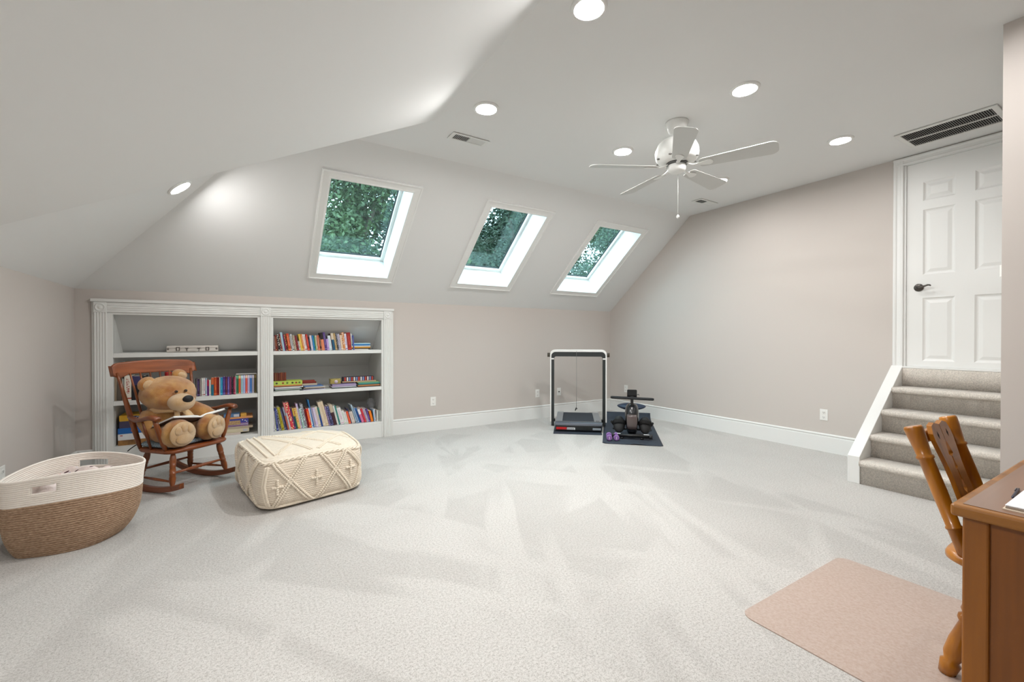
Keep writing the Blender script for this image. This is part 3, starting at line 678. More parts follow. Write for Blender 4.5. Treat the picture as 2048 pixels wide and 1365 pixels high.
# ------------------------------------------------------------------ rope basket with a folded quilt
rope_w = mat('cotton_rope', (247,238,228), .9, bump=(150, .35, .004)); rope_j = mat('jute_rope', (204,174,146), .95, (150, .5), (210, .6, .006), col2=(140,108,82), stretch=(.4, .4, 2.6))
bo = Vector((-.87, 3.88, 0))
bas = thing('rope_basket', 'rope basket with white rim band and brown jute body', 'basket', bo)
def catmull(P, n):
    k = len(P); out = []
    for i in range(k):
        p0, p1, p2, p3 = [Vector(P[(i+j-1) % k]) for j in range(4)]
        for q in range(n):
            t = q/n; out.append(.5*((2*p1)+(p2-p0)*t+(2*p0-5*p1+4*p2-p3)*t*t+(3*p1-p0-3*p2+p3)*t**3))
    return out
rimc = [(-1.165, 3.66), (-1.03, 3.618), (-.86, 3.605), (-.69, 3.63), (-.56, 3.73), (-.585, 3.93), (-.72, 4.11), (-.91, 4.185), (-1.08, 4.07), (-1.165, 3.85)]
basc = [(-1.11, 3.70), (-1.03, 3.645), (-.89, 3.63), (-.78, 3.675), (-.70, 3.83), (-.70, 3.98), (-.78, 4.09), (-.91, 4.12), (-1.04, 4.05), (-1.10, 3.86)]
NR = 12; rim2 = catmull(rimc, NR); bas2 = catmull(basc, NR); NA = len(rim2)
HR = .462; HB = .312; NC = 46
def bpt(j, t, off=0.):
    """point of the wall at angle index j and height share t"""
    g = t**.62 if t < 1 else 1.
    bulge = .028*math.sin(math.pi*min(1, t*1.05))
    c = rim2[j].lerp(bas2[j], 1-g); ctr = Vector((-.89, 3.87)); dr = (c-ctr); L_ = dr.length
    c = ctr+dr*((L_+bulge*(1-t)*1.5+off)/L_)
    sag = -.012*math.cos(j/NA*2*math.pi*2)*t
    return (c.x-bo.x, c.y-bo.y, HR*t+sag)
def coils(t0, t1, n, name, m, skip=None):
    mb = MB(); rows = []; per = 4
    for i in range(n*per+1):
        t = t0+(t1-t0)*i/(n*per); off = .0072*abs(math.sin(math.pi*i/per))
        rows.append([bpt(j, t, off) for j in range(NA)])
    mb.grid(rows, closed=True, skip=skip); return mb.build(name, m, bas, solid=.008)
coils(0., HB/HR, 24, 'jute_body', rope_j)
# hand holes in front and back: faces left out of the white band, with a bound edge
nW = 13; per = 4
hole_f = (12, 20); hole_b = (77, 87)
def skipf(i, j):
    r_ = (i+.5)/(nW*per)
    return (.42 < r_ < .74) and ((hole_f[0] <= j < hole_f[1]) or (hole_b[0] <= j < hole_b[1]))
coils(HB/HR, 1., nW, 'white_band', rope_w, skipf)
MB().tube([bpt(j % NA, 1., .003) for j in range(NA+1)], .0075, 8, caps=False).build('rim_coil', rope_w, bas)
for h0, h1 in (hole_f, hole_b):
    tt = [HB/HR+(1-HB/HR)*q for q in (.42, .74)]
    loop = [bpt(j, tt[0], .002) for j in range(h0, h1+1)]+[bpt(j, tt[1], .002) for j in range(h1, h0-1, -1)]
    MB().tube(loop+loop[:1], .0055, 8, caps=False).build('handle_binding', rope_w, bas)
mb = MB(); mb.add([bpt(j, .004) for j in range(NA)], [list(range(NA))]); mb.build('base', rope_j, bas)

def quilt_mat():
    m = mat('printed_quilt', (244,232,228), .9, (7, .1), (60, .4, .006), col2=(236,214,206))
    nt = m.node_tree; N = nt.nodes; L = nt.links; b = N['Principled BSDF']; prev = b.inputs['Base Color'].links[0].from_socket
    for sc_, col, th, off in ((13., (74,44,50), .19, 0.), (9., (214,120,104), .14, 4.), (17., (166,160,186), .18, 9.)):
        tc = N.new('ShaderNodeTexCoord'); mp = N.new('ShaderNodeMapping'); mp.inputs['Location'].default_value = (off, off*.7, off*.3); mp.inputs['Scale'].default_value = (1., 1.7, 1.)
        v = N.new('ShaderNodeTexVoronoi'); v.inputs['Scale'].default_value = sc_; L.new(tc.outputs['Object'], mp.inputs[0]); L.new(mp.outputs[0], v.inputs['Vector'])
        lt = N.new('ShaderNodeMath'); lt.operation = 'LESS_THAN'; lt.inputs[1].default_value = th; L.new(v.outputs['Distance'], lt.inputs[0])
        mx = N.new('ShaderNodeMix'); mx.data_type = 'RGBA'; mx.inputs[7].default_value = (*lin(col), 1); L.new(lt.outputs[0], mx.inputs[0]); L.new(prev, mx.inputs[6]); prev = mx.outputs[2]
    L.new(prev, b.inputs['Base Color']); return m
mb = MB(); rnd = random.Random(4); rows = []
K = 22
for i in range(K+1):
    f = 1-i/K; z = .415-.09*(f**4)+.0
    row = []
    for j in range(NA):
        e = Vector(bpt(j, .80)); c0 = Vector((-.03, -.01, 0)); p = c0+(e-c0)*f*.93; p.z = z+.02*math.sin(p.x*21+1)*math.cos(p.y*17)+.012*math.sin(p.x*40+p.y*33)-(.02 if p.x < -.15 else 0)
        row.append(tuple(p))
    rows.append(row)
mb.grid(rows, closed=True); mb.grid([[(Vector(bpt(j, .25)).x*.72, Vector(bpt(j, .25)).y*.72, .12) for j in range(NA)], rows[0]], closed=True)
tag(mb.build('folded_quilt', quilt_mat(), None, loc=bo, weld=.0005), 'white printed quilt folded inside the rope basket', 'quilt')

# ------------------------------------------------------------------ knitted pouf
PC = Vector((.43, 4.15, 0))
pouf = thing('knitted_pouf', 'rectangular cream knitted pouf with bobble diamonds', 'pouf', PC)
def pouf_mat():
    m = mat('cream_knit', (236,222,202), .95, (40, .12), None, sheen=.3, spec=.1)
    nt = m.node_tree; N = nt.nodes; L = nt.links; b = N['Principled BSDF']
    tc = N.new('ShaderNodeTexCoord'); wv = N.new('ShaderNodeTexWave'); wv.bands_direction = 'Z'; wv.inputs['Scale'].default_value = 19.; wv.inputs['Distortion'].default_value = .6; wv.inputs['Detail'].default_value = 1
    w2 = N.new('ShaderNodeTexWave'); w2.bands_direction = 'DIAGONAL'; w2.inputs['Scale'].default_value = 36.; w2.inputs['Distortion'].default_value = 1.
    L.new(tc.outputs['Object'], wv.inputs[0]); L.new(tc.outputs['Object'], w2.inputs[0])
    ad = N.new('ShaderNodeMath'); ad.operation = 'MULTIPLY_ADD'; ad.inputs[1].default_value = .35; L.new(w2.outputs[1], ad.inputs[0]); L.new(wv.outputs[1], ad.inputs[2])
    bp = N.new('ShaderNodeBump'); bp.inputs['Strength'].default_value = .5; bp.inputs['Distance'].default_value = .005; L.new(ad.outputs[0], bp.inputs['Height']); L.new(bp.outputs[0], b.inputs['Normal'])
    return m
pk = pouf_mat()
PQ = [(.115, 3.61), (.89, 3.83), (.86, 4.60), (-.06, 4.63)]       # floor corners front-left, front-right, back-right, back-left
PH = .40
def ppt(u, v, w_):
    """u along the front 0..1, v front to back 0..1, w height 0..1, with soft rounded sides"""
    a = [PQ[0][k]*(1-u)*(1-v)+PQ[1][k]*u*(1-v)+PQ[2][k]*u*v+PQ[3][k]*(1-u)*v for k in (0, 1)]
    return Vector((a[0]-PC.x, a[1]-PC.y, PH*w_))
def psurf(d):
    """project a cube direction onto the pillowy block"""
    e = 7.
    x, y, z = d; n = (abs(x)**e+abs(y)**e+abs(z)**e)**(1/e); x, y, z = x/n, y/n, z/n
    bul = .035*(1-z*z); k = 1+bul
    p = ppt(.5+.5*x*k*.985, .5+.5*y*k*.985, .5+.5*z)
    p.z += .022*(1-x*x)*(1-y*y)*(1 if z > 0 else 0)*max(0, z)-.012*(x*x*y*y)*max(0, z)
    return p
mb = MB(); G = 26
faces = [(0, 1, 2, 1), (0, 1, 2, -1), (0, 2, 1, 1), (0, 2, 1, -1), (1, 2, 0, 1), (1, 2, 0, -1)]
for a, b_, c, s_ in faces:
    rows = []
    for i in range(G+1):
        row = []
        for j in range(G+1):
            q = [0, 0, 0]; q[a] = -1+2*i/G; q[b_] = -1+2*j/G; q[c] = s_; row.append(psurf(q))
        rows.append(row)
    flip = (s_ > 0) != (c == 1)
    mb.grid(rows if flip else [r_[::-1] for r_ in rows])
mb.build('body', pk, pouf, weld=.0008)
bob_m = mat('cream_bobble', (238,225,205), .95, sheen=.3, spec=.1, bump=(300, .4, .003))
def bobbles(pts, name, r=.0088, off=.006, m=bob_m):
    mb = MB()
    for i, p in enumerate(pts):
        p = Vector(p); n = Vector((p.x, p.y, p.z-PH*.5)).normalized(); mb.ell(p+n*off, (r, r, r*.9), nu=8, nv=5)
    o = mb.build(name, m, pouf); o['kind'] = 'stuff'; return o
def face_pts(face, uv):
    """face: 'front','left','right','back','top'; uv in -1..1"""
    u, v = uv
    return psurf({'front': (u, -1, v), 'back': (u, 1, v), 'left': (-1, u, v), 'right': (1, u, v), 'top': (u, v, 1)}[face])
def line(face, a, b_, n, sep=.0, amp=0.):
    a, b_ = Vector(a), Vector(b_); nn = Vector((-(b_-a).y, (b_-a).x)).normalized()
    return [face_pts(face, a.lerp(b_, i/n)+nn*(sep+amp*math.sin(math.pi*i/n))) for i in range(n+1)]
zig = [(-.98, .2), (-.62, -.92), (-.62, -.92)]
for face in ('front', 'back'):
    for a, b_ in (((-.78, .82), (-.1, -.88)), ((.12, .82), (.72, -.88)), ((-.22, .82), (-.8, -.88)), ((.6, .82), (.02, -.88)), ((.66, .82), (.97, .1)), ((.97, .1), (.82, -.88)), ((-.92, .7), (-.99, 0.)), ((-.99, 0.), (-.9, -.85))):
        for s_ in (-.028, .028): bobbles(line(face, a, b_, 26 if abs(b_[1]-a[1]) > 1 else 14, s_), 'bobble_row', .0108)
    for cx, cy in ((-.7, -.08), (.0, -.02), (.68, .08)):
        pts = [face_pts(face, (cx+dx*.042, cy+dy*.085)) for dx, dy in [(0, k) for k in range(-3, 4)]+[(k, 0) for k in (-2, -1, 1, 2)]]
        bobbles(pts, 'bobble_cross', .0115)
for face in ('left', 'right'):
    for a, b_ in (((-.75, .82), (-.1, -.88)), ((-.1, .82), (-.75, -.88)), ((.1, .82), (.75, -.88)), ((.75, .82), (.1, -.88))):
        for s_ in (-.03, .03): bobbles(line(face, a, b_, 26, s_), 'bobble_row', .0108)
# braided edges round the top and the foot, twisted rows and lattice on top
def braid(pts, name, r=.010):
    """two ropes that wind about each other along pts"""
    pts = [Vector(p) for p in pts]; mb = MB()
    n = len(pts)
    for ph in (0, math.pi):
        q = []
        for i in range(n):
            t = (pts[min(i+1, n-1)]-pts[max(i-1, 0)]).normalized(); nrm = Vector((pts[i].x*.6, pts[i].y*.6, pts[i].z-PH*.4)).normalized(); w_ = t.cross(nrm).normalized()
            a = ph+i*.9; q.append(pts[i]+nrm*(.006+.006*math.sin(a))+w_*.008*math.cos(a))
        mb.tube(q, r*.62, 7)
    o = mb.build(name, bob_m, pouf); return o
def edge_loop(z, k):
    out = []
    for (x0, y0), (x1, y1) in (((-1, -1), (1, -1)), ((1, -1), (1, 1)), ((1, 1), (-1, 1)), ((-1, 1), (-1, -1))):
        out += [psurf((x0+(x1-x0)*i/k, y0+(y1-y0)*i/k, z)) for i in range(k)]
    return out
lp = edge_loop(.86, 62); braid(lp+lp[:2], 'top_braid', .011)
lp = edge_loop(-.9, 62); bobbles(lp, 'foot_row', .0125)
for vx in (-.86, -.72): bobbles(line('top', (vx, -.8), (vx, .85), 40), 'top_cord', .009)
for a, b_ in (((-.66, -.8), (.55, .75)), ((-.05, -.85), (-.6, .5)), ((.55, -.85), (-.62, .8)), ((.1, -.85), (.9, .2)), ((.9, -.3), (.2, .85))):
    for s_ in (-.022, .022): bobbles(line('top', a, b_, 48, s_), 'top_lattice', .0078, .002)

# ------------------------------------------------------------------ books
ORD = ['', 'first', 'second', 'third', 'fourth', 'fifth', 'sixth', 'seventh', 'eighth', 'ninth', 'tenth', 'eleventh', 'twelfth', 'thirteenth', 'fourteenth', 'fifteenth', 'sixteenth', 'seventeenth', 'eighteenth', 'nineteenth', 'twentieth']
TENS = {2: 'twenty', 3: 'thirty', 4: 'forty', 5: 'fifty'}
def ordn(i):
    if i <= 20: return ORD[i]
    if i % 10 == 0: return {30: 'thirtieth', 40: 'fortieth', 50: 'fiftieth'}[i]
    return TENS[i//10]+'-'+ORD[i % 10]
def spine(c1, c2, st):
    name = 'cover_%s_%s_%d' % (c1[1:], c2[1:], st)
    if name in MATS: return MATS[name]
    m = mat(name, c1, .5)
    if st == 0: return m
    nt = m.node_tree; N = nt.nodes; L = nt.links; b = N['Principled BSDF']
    tc = N.new('ShaderNodeTexCoord'); sp = N.new('ShaderNodeSeparateXYZ'); L.new(tc.outputs['Generated'], sp.inputs[0])
    def mth(op, a, c):
        q = N.new('ShaderNodeMath'); q.operation = op
        for i, x in enumerate((a, c)):
            if isinstance(x, (int, float)): q.inputs[i].default_value = x
            else: L.new(x, q.inputs[i])
        return q.outputs[0]
    z, x = sp.outputs[2], sp.outputs[0]
    if st == 1:      # a line of lettering up the middle of the spine
        nz = N.new('ShaderNodeTexNoise'); mp = N.new('ShaderNodeMapping'); mp.inputs['Scale'].default_value = (2.5, 0, 34.); L.new(tc.outputs['Generated'], mp.inputs[0]); L.new(mp.outputs[0], nz.inputs['Vector']); nz.inputs['Scale'].default_value = 1.
        f = mth('MULTIPLY', mth('GREATER_THAN', nz.outputs[0], .5), mth('LESS_THAN', mth('ABSOLUTE', mth('SUBTRACT', x, .5), 0), .22))
        f = mth('MULTIPLY', f, mth('LESS_THAN', mth('ABSOLUTE', mth('SUBTRACT', z, .58), 0), .3))
        f = mth('MAXIMUM', f, mth('LESS_THAN', mth('ABSOLUTE', mth('SUBTRACT', z, .08), 0), .025))
    elif st == 2:    # all-over print
        v = N.new('ShaderNodeTexVoronoi'); mp = N.new('ShaderNodeMapping'); mp.inputs['Scale'].default_value = (2.2, 0, 17.); L.new(tc.outputs['Generated'], mp.inputs[0]); L.new(mp.outputs[0], v.inputs['Vector']); v.inputs['Scale'].default_value = 1.
        f = mth('LESS_THAN', v.outputs['Distance'], .38)
    elif st == 3:    # two blocks of colour
        f = mth('GREATER_THAN', z, .62)
    else:            # label at the head, dot at the tail
        f = mth('MAXIMUM', mth('GREATER_THAN', z, .83), mth('MULTIPLY', mth('LESS_THAN', mth('ABSOLUTE', mth('SUBTRACT', z, .05), 0), .022), mth('LESS_THAN', mth('ABSOLUTE', mth('SUBTRACT', x, .5), 0), .2)))
    mx = N.new('ShaderNodeMix'); mx.data_type = 'RGBA'; mx.inputs[6].default_value = (*lin(c1), 1); mx.inputs[7].default_value = (*lin(c2), 1)
    L.new(f, mx.inputs[0]); L.new(mx.outputs[2], b.inputs['Base Color']); return m
pages_m = mat('book_pages', (226,218,202), .8)
def book(x, z, w_, h, ang, c1, c2, st, label, group, depth=.145, y=5.765, name='book'):
    """an upright book: boards and rounded spine over an inset block of pages; ang leans it about its foot"""
    t = min(.0022, w_*.14); mb = MB(); iw = w_-.0008
    mb.box(0, t, .002, depth, 0, h); mb.box(iw-t, iw, .002, depth, 0, h)
    mb.prism([(0, .003), (iw*.22, .0008), (iw*.5, 0), (iw*.78, .0008), (iw, .003), (iw, .005), (0, .005)], 0, h, 'z')
    mb.box(t, iw-t, .004, depth-.003, .003, h-.004, 1)
    o = mb.build(name, [spine(c1, c2, st), pages_m], None, loc=(x, y, z+.0008+max(0, w_*math.sin(R(ang)))), rot=(0, R(ang), 0))
    return tag(o, label, 'book', group)
ROW_TOP = [(0.332, 0.0165, 0.175, -5.4, '#d8c8c4', '#b05058', 1, 'thin pale pink'), (0.348, 0.0143, 0.184, -6.0, '#7a2320', '#caa060', 1, 'dark red'), (0.362, 0.016, 0.184, -6.9, '#6a2018', '#2a1410', 1, 'red brown'), (0.378, 0.0277, 0.2, -7.1, '#1c1614', '#d8d0c4', 2, 'black speckled'), (0.406, 0.0167, 0.201, -8.0, '#8a2420', '#e0b080', 1, 'narrow crimson'), (0.423, 0.0224, 0.218, -9.6, '#a8c8d8', '#7fb0b8', 0, 'tall pale blue'), (0.445, 0.009, 0.191, -6.7, '#1c2048', '#4050a0', 1, 'thin navy'), (0.454, 0.0056, 0.191, -7.6, '#c04078', '#f0d0e0', 0, 'thin magenta'), (0.46, 0.022, 0.197, -6.5, '#4a1c12', '#e0a060', 2, 'dark brown'), (0.482, 0.0283, 0.204, -7.2, '#c8401c', '#f0b070', 1, 'wide orange red'), (0.51, 0.0171, 0.189, -8.6, '#8a8680', '#d8d8d8', 1, 'grey'), (0.527, 0.0171, 0.198, -8.3, '#e4e4e8', '#202024', 1, 'white and black'), (0.544, 0.0258, 0.185, -7.1, '#b8a890', '#6a5a44', 2, 'tan patterned'), (0.57, 0.026, 0.179, -8.3, '#6e1c22', '#a83038', 1, 'maroon'), (0.596, 0.0203, 0.116, -10.1, '#d8d4d0', '#2a2624', 2, 'short black and white'), (0.616, 0.0233, 0.199, -9.2, '#e8c040', '#f0d880', 1, 'yellow'), (0.64, 0.0175, 0.199, -8.4, '#e08a48', '#f4d0a8', 1, 'orange'), (0.657, 0.0123, 0.198, -8.5, '#f0eae4', '#d0a0a0', 1, 'thin white'), (0.669, 0.02, 0.196, -8.6, '#e8e0e0', '#b04050', 1, 'white with red'), (0.689, 0.0207, 0.196, -8.6, '#c02a24', '#f08058', 1, 'bright red'), (0.71, 0.0193, 0.16, -6.4, '#20242c', '#6070a0', 1, 'black'), (0.729, 0.0238, 0.183, -7.5, '#ded8e4', '#c8b8d8', 1, 'pale lavender'), (0.753, 0.02, 0.182, -5.6, '#1c78b0', '#40a0d0', 1, 'strong blue'), (0.773, 0.012, 0.176, -5.9, '#3a8a58', '#a0d080', 1, 'thin green'), (0.785, 0.0205, 0.182, -5.7, '#e0d8c4', '#e08860', 1, 'cream'), (0.806, 0.0212, 0.183, -6.6, '#d87050', '#f0b090', 1, 'salmon'), (0.827, 0.0182, 0.175, -3.0, '#3a1a12', '#d0a080', 1, 'dark chocolate'), (0.845, 0.0335, 0.215, -3.3, '#e48a60', '#1c1010', 3, 'peach with a black band'), (0.878, 0.029, 0.221, -5.7, '#5a4080', '#9080c0', 1, 'purple'), (0.907, 0.0255, 0.14, -9.0, '#b090d0', '#d8c0e8', 1, 'short lavender'), (0.933, 0.033, 0.18, -10.5, '#e0e8ec', '#a0c8d0', 1, 'white and mint'), (0.966, 0.0081, 0.207, -6.1, '#401820', '#802838', 1, 'thin wine red'), (0.974, 0.0288, 0.211, -6.0, '#1c5878', '#d8c8b0', 3, 'teal with a cream top'), (1.003, 0.026, 0.211, -8.1, '#b89a68', '#d8b890', 1, 'tan'), (1.029, 0.0157, 0.212, -6.1, '#3a3a44', '#b8b8c4', 2, 'dark speckled'), (1.044, 0.0292, 0.201, -8.5, '#a8a4b8', '#d0ccd8', 2, 'grey lilac'), (1.074, 0.0226, 0.189, -8.0, '#e8c8a4', '#f8e8d8', 1, 'cream orange'), (1.096, 0.0265, 0.222, -5.9, '#d88848', '#f0e8dc', 2, 'orange patterned'), (1.123, 0.0266, 0.206, -6.3, '#e8e4f0', '#8060a8', 1, 'white with violet'), (1.149, 0.0459, 0.22, -5.0, '#9a2420', '#d04838', 1, 'wide red hardcover'), (1.195, 0.0177, 0.206, -2.1, '#d8dce0', '#303848', 1, 'thin white'), (1.213, 0.0131, 0.184, -2.4, '#4858a8', '#8090c8', 1, 'thin blue')]
ROW_MID_LEFT = [(-1.078, 0.0287, 0.254, 1.1, '#94826c', '#a8967c', 0, 'tan'), (-1.049, 0.0415, 0.239, 1.1, '#5c5248', '#6c6258', 0, 'dark taupe'), (-1.005, 0.0117, 0.219, -0.0, '#b4b0a8', '#d8d4cc', 0, 'thin grey'), (-0.988, 0.055, 0.249, -0.0, '#ece4d6', '#b04838', 1, 'thick white lettered'), (-0.931, 0.0708, 0.24, -0.0, '#14121a', '#3a3460', 3, 'thick black'), (-0.859, 0.0303, 0.238, -0.0, '#0e1c1e', '#2c8a70', 1, 'black and green')]
ROW_MID = [(-0.412, 0.0089, 0.189, -0.0, '#241c24', '#403040', 0, 'thin black'), (-0.402, 0.0054, 0.189, -0.0, '#a8a4a4', '#c8c4c4', 0, 'thin silver grey'), (-0.396, 0.0203, 0.188, -0.0, '#3a2440', '#7060a0', 1, 'dark plum'), (-0.373, 0.015, 0.189, -0.0, '#b0a8a8', '#d8b8b8', 1, 'pinkish grey'), (-0.357, 0.0157, 0.192, -0.0, '#e8e8e0', '#c0b0a8', 1, 'plain white'), (-0.341, 0.0151, 0.191, -0.0, '#f0e4e8', '#a84848', 1, 'white with red lettering'), (-0.325, 0.0158, 0.19, -0.0, '#a8bccc', '#e0e8f0', 1, 'pale blue grey'), (-0.309, 0.0177, 0.17, -0.0, '#6a2878', '#c02850', 3, 'short purple and red'), (-0.29, 0.0177, 0.171, -0.0, '#ece8d8', '#b8b0d8', 1, 'short ivory'), (-0.271, 0.0227, 0.193, -0.0, '#1c7088', '#d06838', 3, 'teal and orange'), (-0.248, 0.0272, 0.196, -0.0, '#b84420', '#e08040', 1, 'rust orange'), (-0.22, 0.0211, 0.195, -0.0, '#8c2020', '#b84030', 1, 'dark red'), (-0.198, 0.0087, 0.194, -0.0, '#e4e0dc', '#e4e0dc', 0, 'thin blank white'), (-0.189, 0.0219, 0.193, -0.0, '#2090c0', '#60c0e0', 1, 'cyan blue'), (-0.165, 0.0233, 0.198, -0.0, '#5a3c90', '#9080c8', 1, 'violet'), (-0.142, 0.0183, 0.197, -0.0, '#5c2848', '#b05060', 1, 'brown magenta'), (-0.123, 0.0184, 0.196, -0.0, '#6450a0', '#a090d0', 1, 'light violet'), (-0.104, 0.0178, 0.195, -0.0, '#70204c', '#a05070', 1, 'deep magenta'), (-0.085, 0.0173, 0.194, -0.0, '#30182c', '#606070', 2, 'black plum'), (-0.067, 0.0206, 0.193, -0.0, '#98284c', '#d06880', 1, 'crimson')]
ROW_SET = [(-0.038, 0.0178, 0.211, -0.0, '#1c6848', '#60b088', 4, 'green'), (-0.019, 0.0208, 0.21, -0.0, '#d8602c', '#f8d0a0', 4, 'orange'), (0.005, 0.0228, 0.211, -0.0, '#a0c4cc', '#d8ecf0', 4, 'pale teal'), (0.032, 0.0223, 0.21, -0.0, '#a8b8e0', '#d8d8f4', 4, 'lavender blue'), (0.055, 0.0198, 0.211, -0.0, '#e06058', '#f8d8c0', 4, 'coral'), (0.078, 0.0199, 0.21, -0.0, '#c0b4d8', '#e8e0f0', 4, 'lilac'), (0.103, 0.0186, 0.21, -0.0, '#4880c8', '#c8d0f0', 4, 'medium blue'), (0.124, 0.0167, 0.209, -0.0, '#b0aab8', '#dcd8e0', 4, 'grey lilac'), (0.142, 0.0134, 0.207, -0.0, '#5a5430', '#a09060', 4, 'olive')]
ROW_LOW = [(0.317, 0.0209, 0.236, -4.3, '#b8b0b8', '#e0d8e8', 1, 'pale grey'), (0.338, 0.0165, 0.236, -5.8, '#e0e4d0', '#90a870', 1, 'white and green'), (0.355, 0.0226, 0.27, -7.0, '#38407c', '#8890c8', 1, 'indigo'), (0.377, 0.0151, 0.268, -7.1, '#d8d8d0', '#a8b890', 2, 'white speckled'), (0.392, 0.0152, 0.261, -8.0, '#484450', '#d8d8e0', 2, 'black patterned'), (0.408, 0.0305, 0.276, -10.8, '#b0a428', '#807010', 1, 'olive yellow'), (0.438, 0.0245, 0.254, -11.8, '#54587c', '#8890b0', 1, 'slate blue'), (0.463, 0.0098, 0.274, -12.2, '#3a1c4c', '#705090', 0, 'thin dark purple'), (0.472, 0.0179, 0.274, -12.9, '#c86848', '#a0a8b4', 3, 'grey over orange'), (0.49, 0.0186, 0.327, -11.4, '#c8c8cc', '#e08080', 3, 'light grey'), (0.509, 0.0342, 0.326, -9.3, '#d83c48', '#f0e0a8', 2, 'wide red storybook'), (0.543, 0.0188, 0.252, -8.5, '#4c2058', '#905888', 1, 'deep purple'), (0.562, 0.0188, 0.25, -8.6, '#1c5c58', '#d8b048', 3, 'teal with a gold top'), (0.581, 0.029, 0.254, -10.7, '#e0c878', '#e07840', 2, 'yellow'), (0.61, 0.0222, 0.304, -12.0, '#c8b8dc', '#e8e4f0', 1, 'tall lilac'), (0.632, 0.0223, 0.245, -9.7, '#9ac0b4', '#e0ecf0', 2, 'mint'), (0.654, 0.032, 0.293, -9.4, '#8a8a90', '#d8d8dc', 2, 'grey spiral bound'), (0.687, 0.018, 0.226, -9.8, '#8a1c24', '#c83040', 0, 'dark cherry'), (0.705, 0.0259, 0.234, -8.7, '#e83418', '#f8c860', 1, 'scarlet'), (0.731, 0.0162, 0.239, -8.6, '#d8e0e8', '#60a0d0', 1, 'white and blue'), (0.747, 0.0137, 0.346, -10.8, '#2878b0', '#4050a0', 1, 'very tall blue'), (0.761, 0.0196, 0.24, -8.6, '#c4b8c8', '#e0d8e4', 1, 'dusty lilac'), (0.78, 0.0262, 0.242, -8.6, '#d0bce0', '#e8e8e0', 1, 'lilac and white'), (0.806, 0.033, 0.248, -13.0, '#e0d4c4', '#c8b8a0', 1, 'cream hardcover'), (0.839, 0.0199, 0.241, -11.9, '#1c4890', '#30786c', 3, 'navy and green'), (0.859, 0.0293, 0.304, -11.3, '#dcc8ac', '#e8dcc8', 1, 'tall beige'), (0.889, 0.0362, 0.31, -11.8, '#e0ccb0', '#d0b890', 1, 'tall wheat coloured'), (0.928, 0.0203, 0.243, -11.2, '#7c6898', '#c0b0d0', 2, 'violet patterned'), (0.949, 0.0299, 0.249, -11.7, '#3c3c60', '#8088c0', 2, 'dark denim blue'), (0.979, 0.0403, 0.26, -13.6, '#46202c', '#c8b8a0', 3, 'maroon with a beige top'), (1.02, 0.0199, 0.244, -12.1, '#dcdcd8', '#b8c8c0', 1, 'white narrow'), (1.041, 0.0186, 0.247, -12.8, '#2c8078', '#60b0a8', 1, 'sea green'), (1.061, 0.0451, 0.215, -10.2, '#e4e0e0', '#d0a8b8', 1, 'wide white'), (1.107, 0.028, 0.174, -10.4, '#e4e4e0', '#a8c8a8', 1, 'short white'), (1.136, 0.0232, 0.154, -11.8, '#e0d8dc', '#b0d090', 1, 'small pale'), (1.16, 0.0275, 0.161, -13.9, '#d84c24', '#f08050', 1, 'orange red'), (1.188, 0.0099, 0.199, -11.3, '#28305c', '#e0e0e0', 0, 'thin midnight blue'), (1.198, 0.0428, 0.151, -12.2, '#d8ccc4', '#c0a898', 1, 'wide beige'), (1.248, 0.0179, 0.246, -18.5, '#b0c8d8', '#7c98b0', 1, 'tall powder blue'), (1.266, 0.0209, 0.204, -15.3, '#7c94b4', '#b0c0d0', 1, 'steel blue'), (1.288, 0.0282, 0.197, -18.1, '#14589c', '#0c2c60', 1, 'royal blue'), (1.317, 0.032, 0.179, -15.3, '#d878a0', '#f0e8ec', 3, 'pink and white'), (1.35, 0.0249, 0.189, -19.1, '#c42834', '#e05060', 1, 'cardinal red'), (1.375, 0.0324, 0.179, -16.6, '#a09cac', '#d0b0d0', 2, 'grey speckled'), (1.408, 0.0185, 0.177, -13.2, '#5c3890', '#9080c0', 1, 'royal purple'), (1.431, 0.029, 0.144, -16.5, '#ec7c14', '#f8b060', 0, 'vivid orange'), (1.46, 0.0067, 0.138, -9.3, '#30281c', '#504030', 0, 'thin dark olive'), (1.468, 0.015, 0.154, -4.2, '#90b8d8', '#c8e0f0', 1, 'upright sky blue'), (1.483, 0.0142, 0.159, -1.3, '#e4e0e4', '#c84840', 1, 'upright white and red'), (1.499, 0.0286, 0.142, -0.0, '#c4c4bc', '#e0e0d8', 1, 'upright pale stone'), (1.532, 0.022, 0.135, -0.0, '#b0b4ac', '#d8dcd4', 1, 'upright light grey')]
def place(row, z, where, group, depth, lo=None, setname=None):
    rnd = random.Random(len(row))
    k = len(row)
    for i, (x, w_, h, ang, c1, c2, st, nm) in enumerate(row):
        w5 = [row[j][3] for j in range(max(0, i-3), min(k, i+4))]; a = sum(w5)/len(w5)     # neighbours lean alike
        if abs(ang) < 1.2: a = ang
        if i == 0: a = max(a, -2.)
        elif i < 4 and a < 0: a *= (.35, .5, .7, .85)[i]
        book(x+.001, z, w_, h, a*1.15, c1, c2, st, '%s %s, %s from the left %s' % (nm, setname or 'book', ordn(i+1), where), group, depth, 5.762+rnd.uniform(-.004, .016))
place(ROW_TOP, 1.13, 'on the upper right shelf', 'books on the upper right shelf', .14)
place(ROW_MID_LEFT, .655, 'behind the rocking chair', 'books behind the rocking chair', .17)
place(ROW_MID, .655, 'beside the boxed set', 'books beside the boxed set', .13)
place(ROW_LOW, .2, 'on the lowest right shelf', 'books on the lowest right shelf', .19)
sl = thing('book_slipcase', 'white slipcase around a row of pastel paperbacks', 'slipcase', (.058, 5.77, .6556))
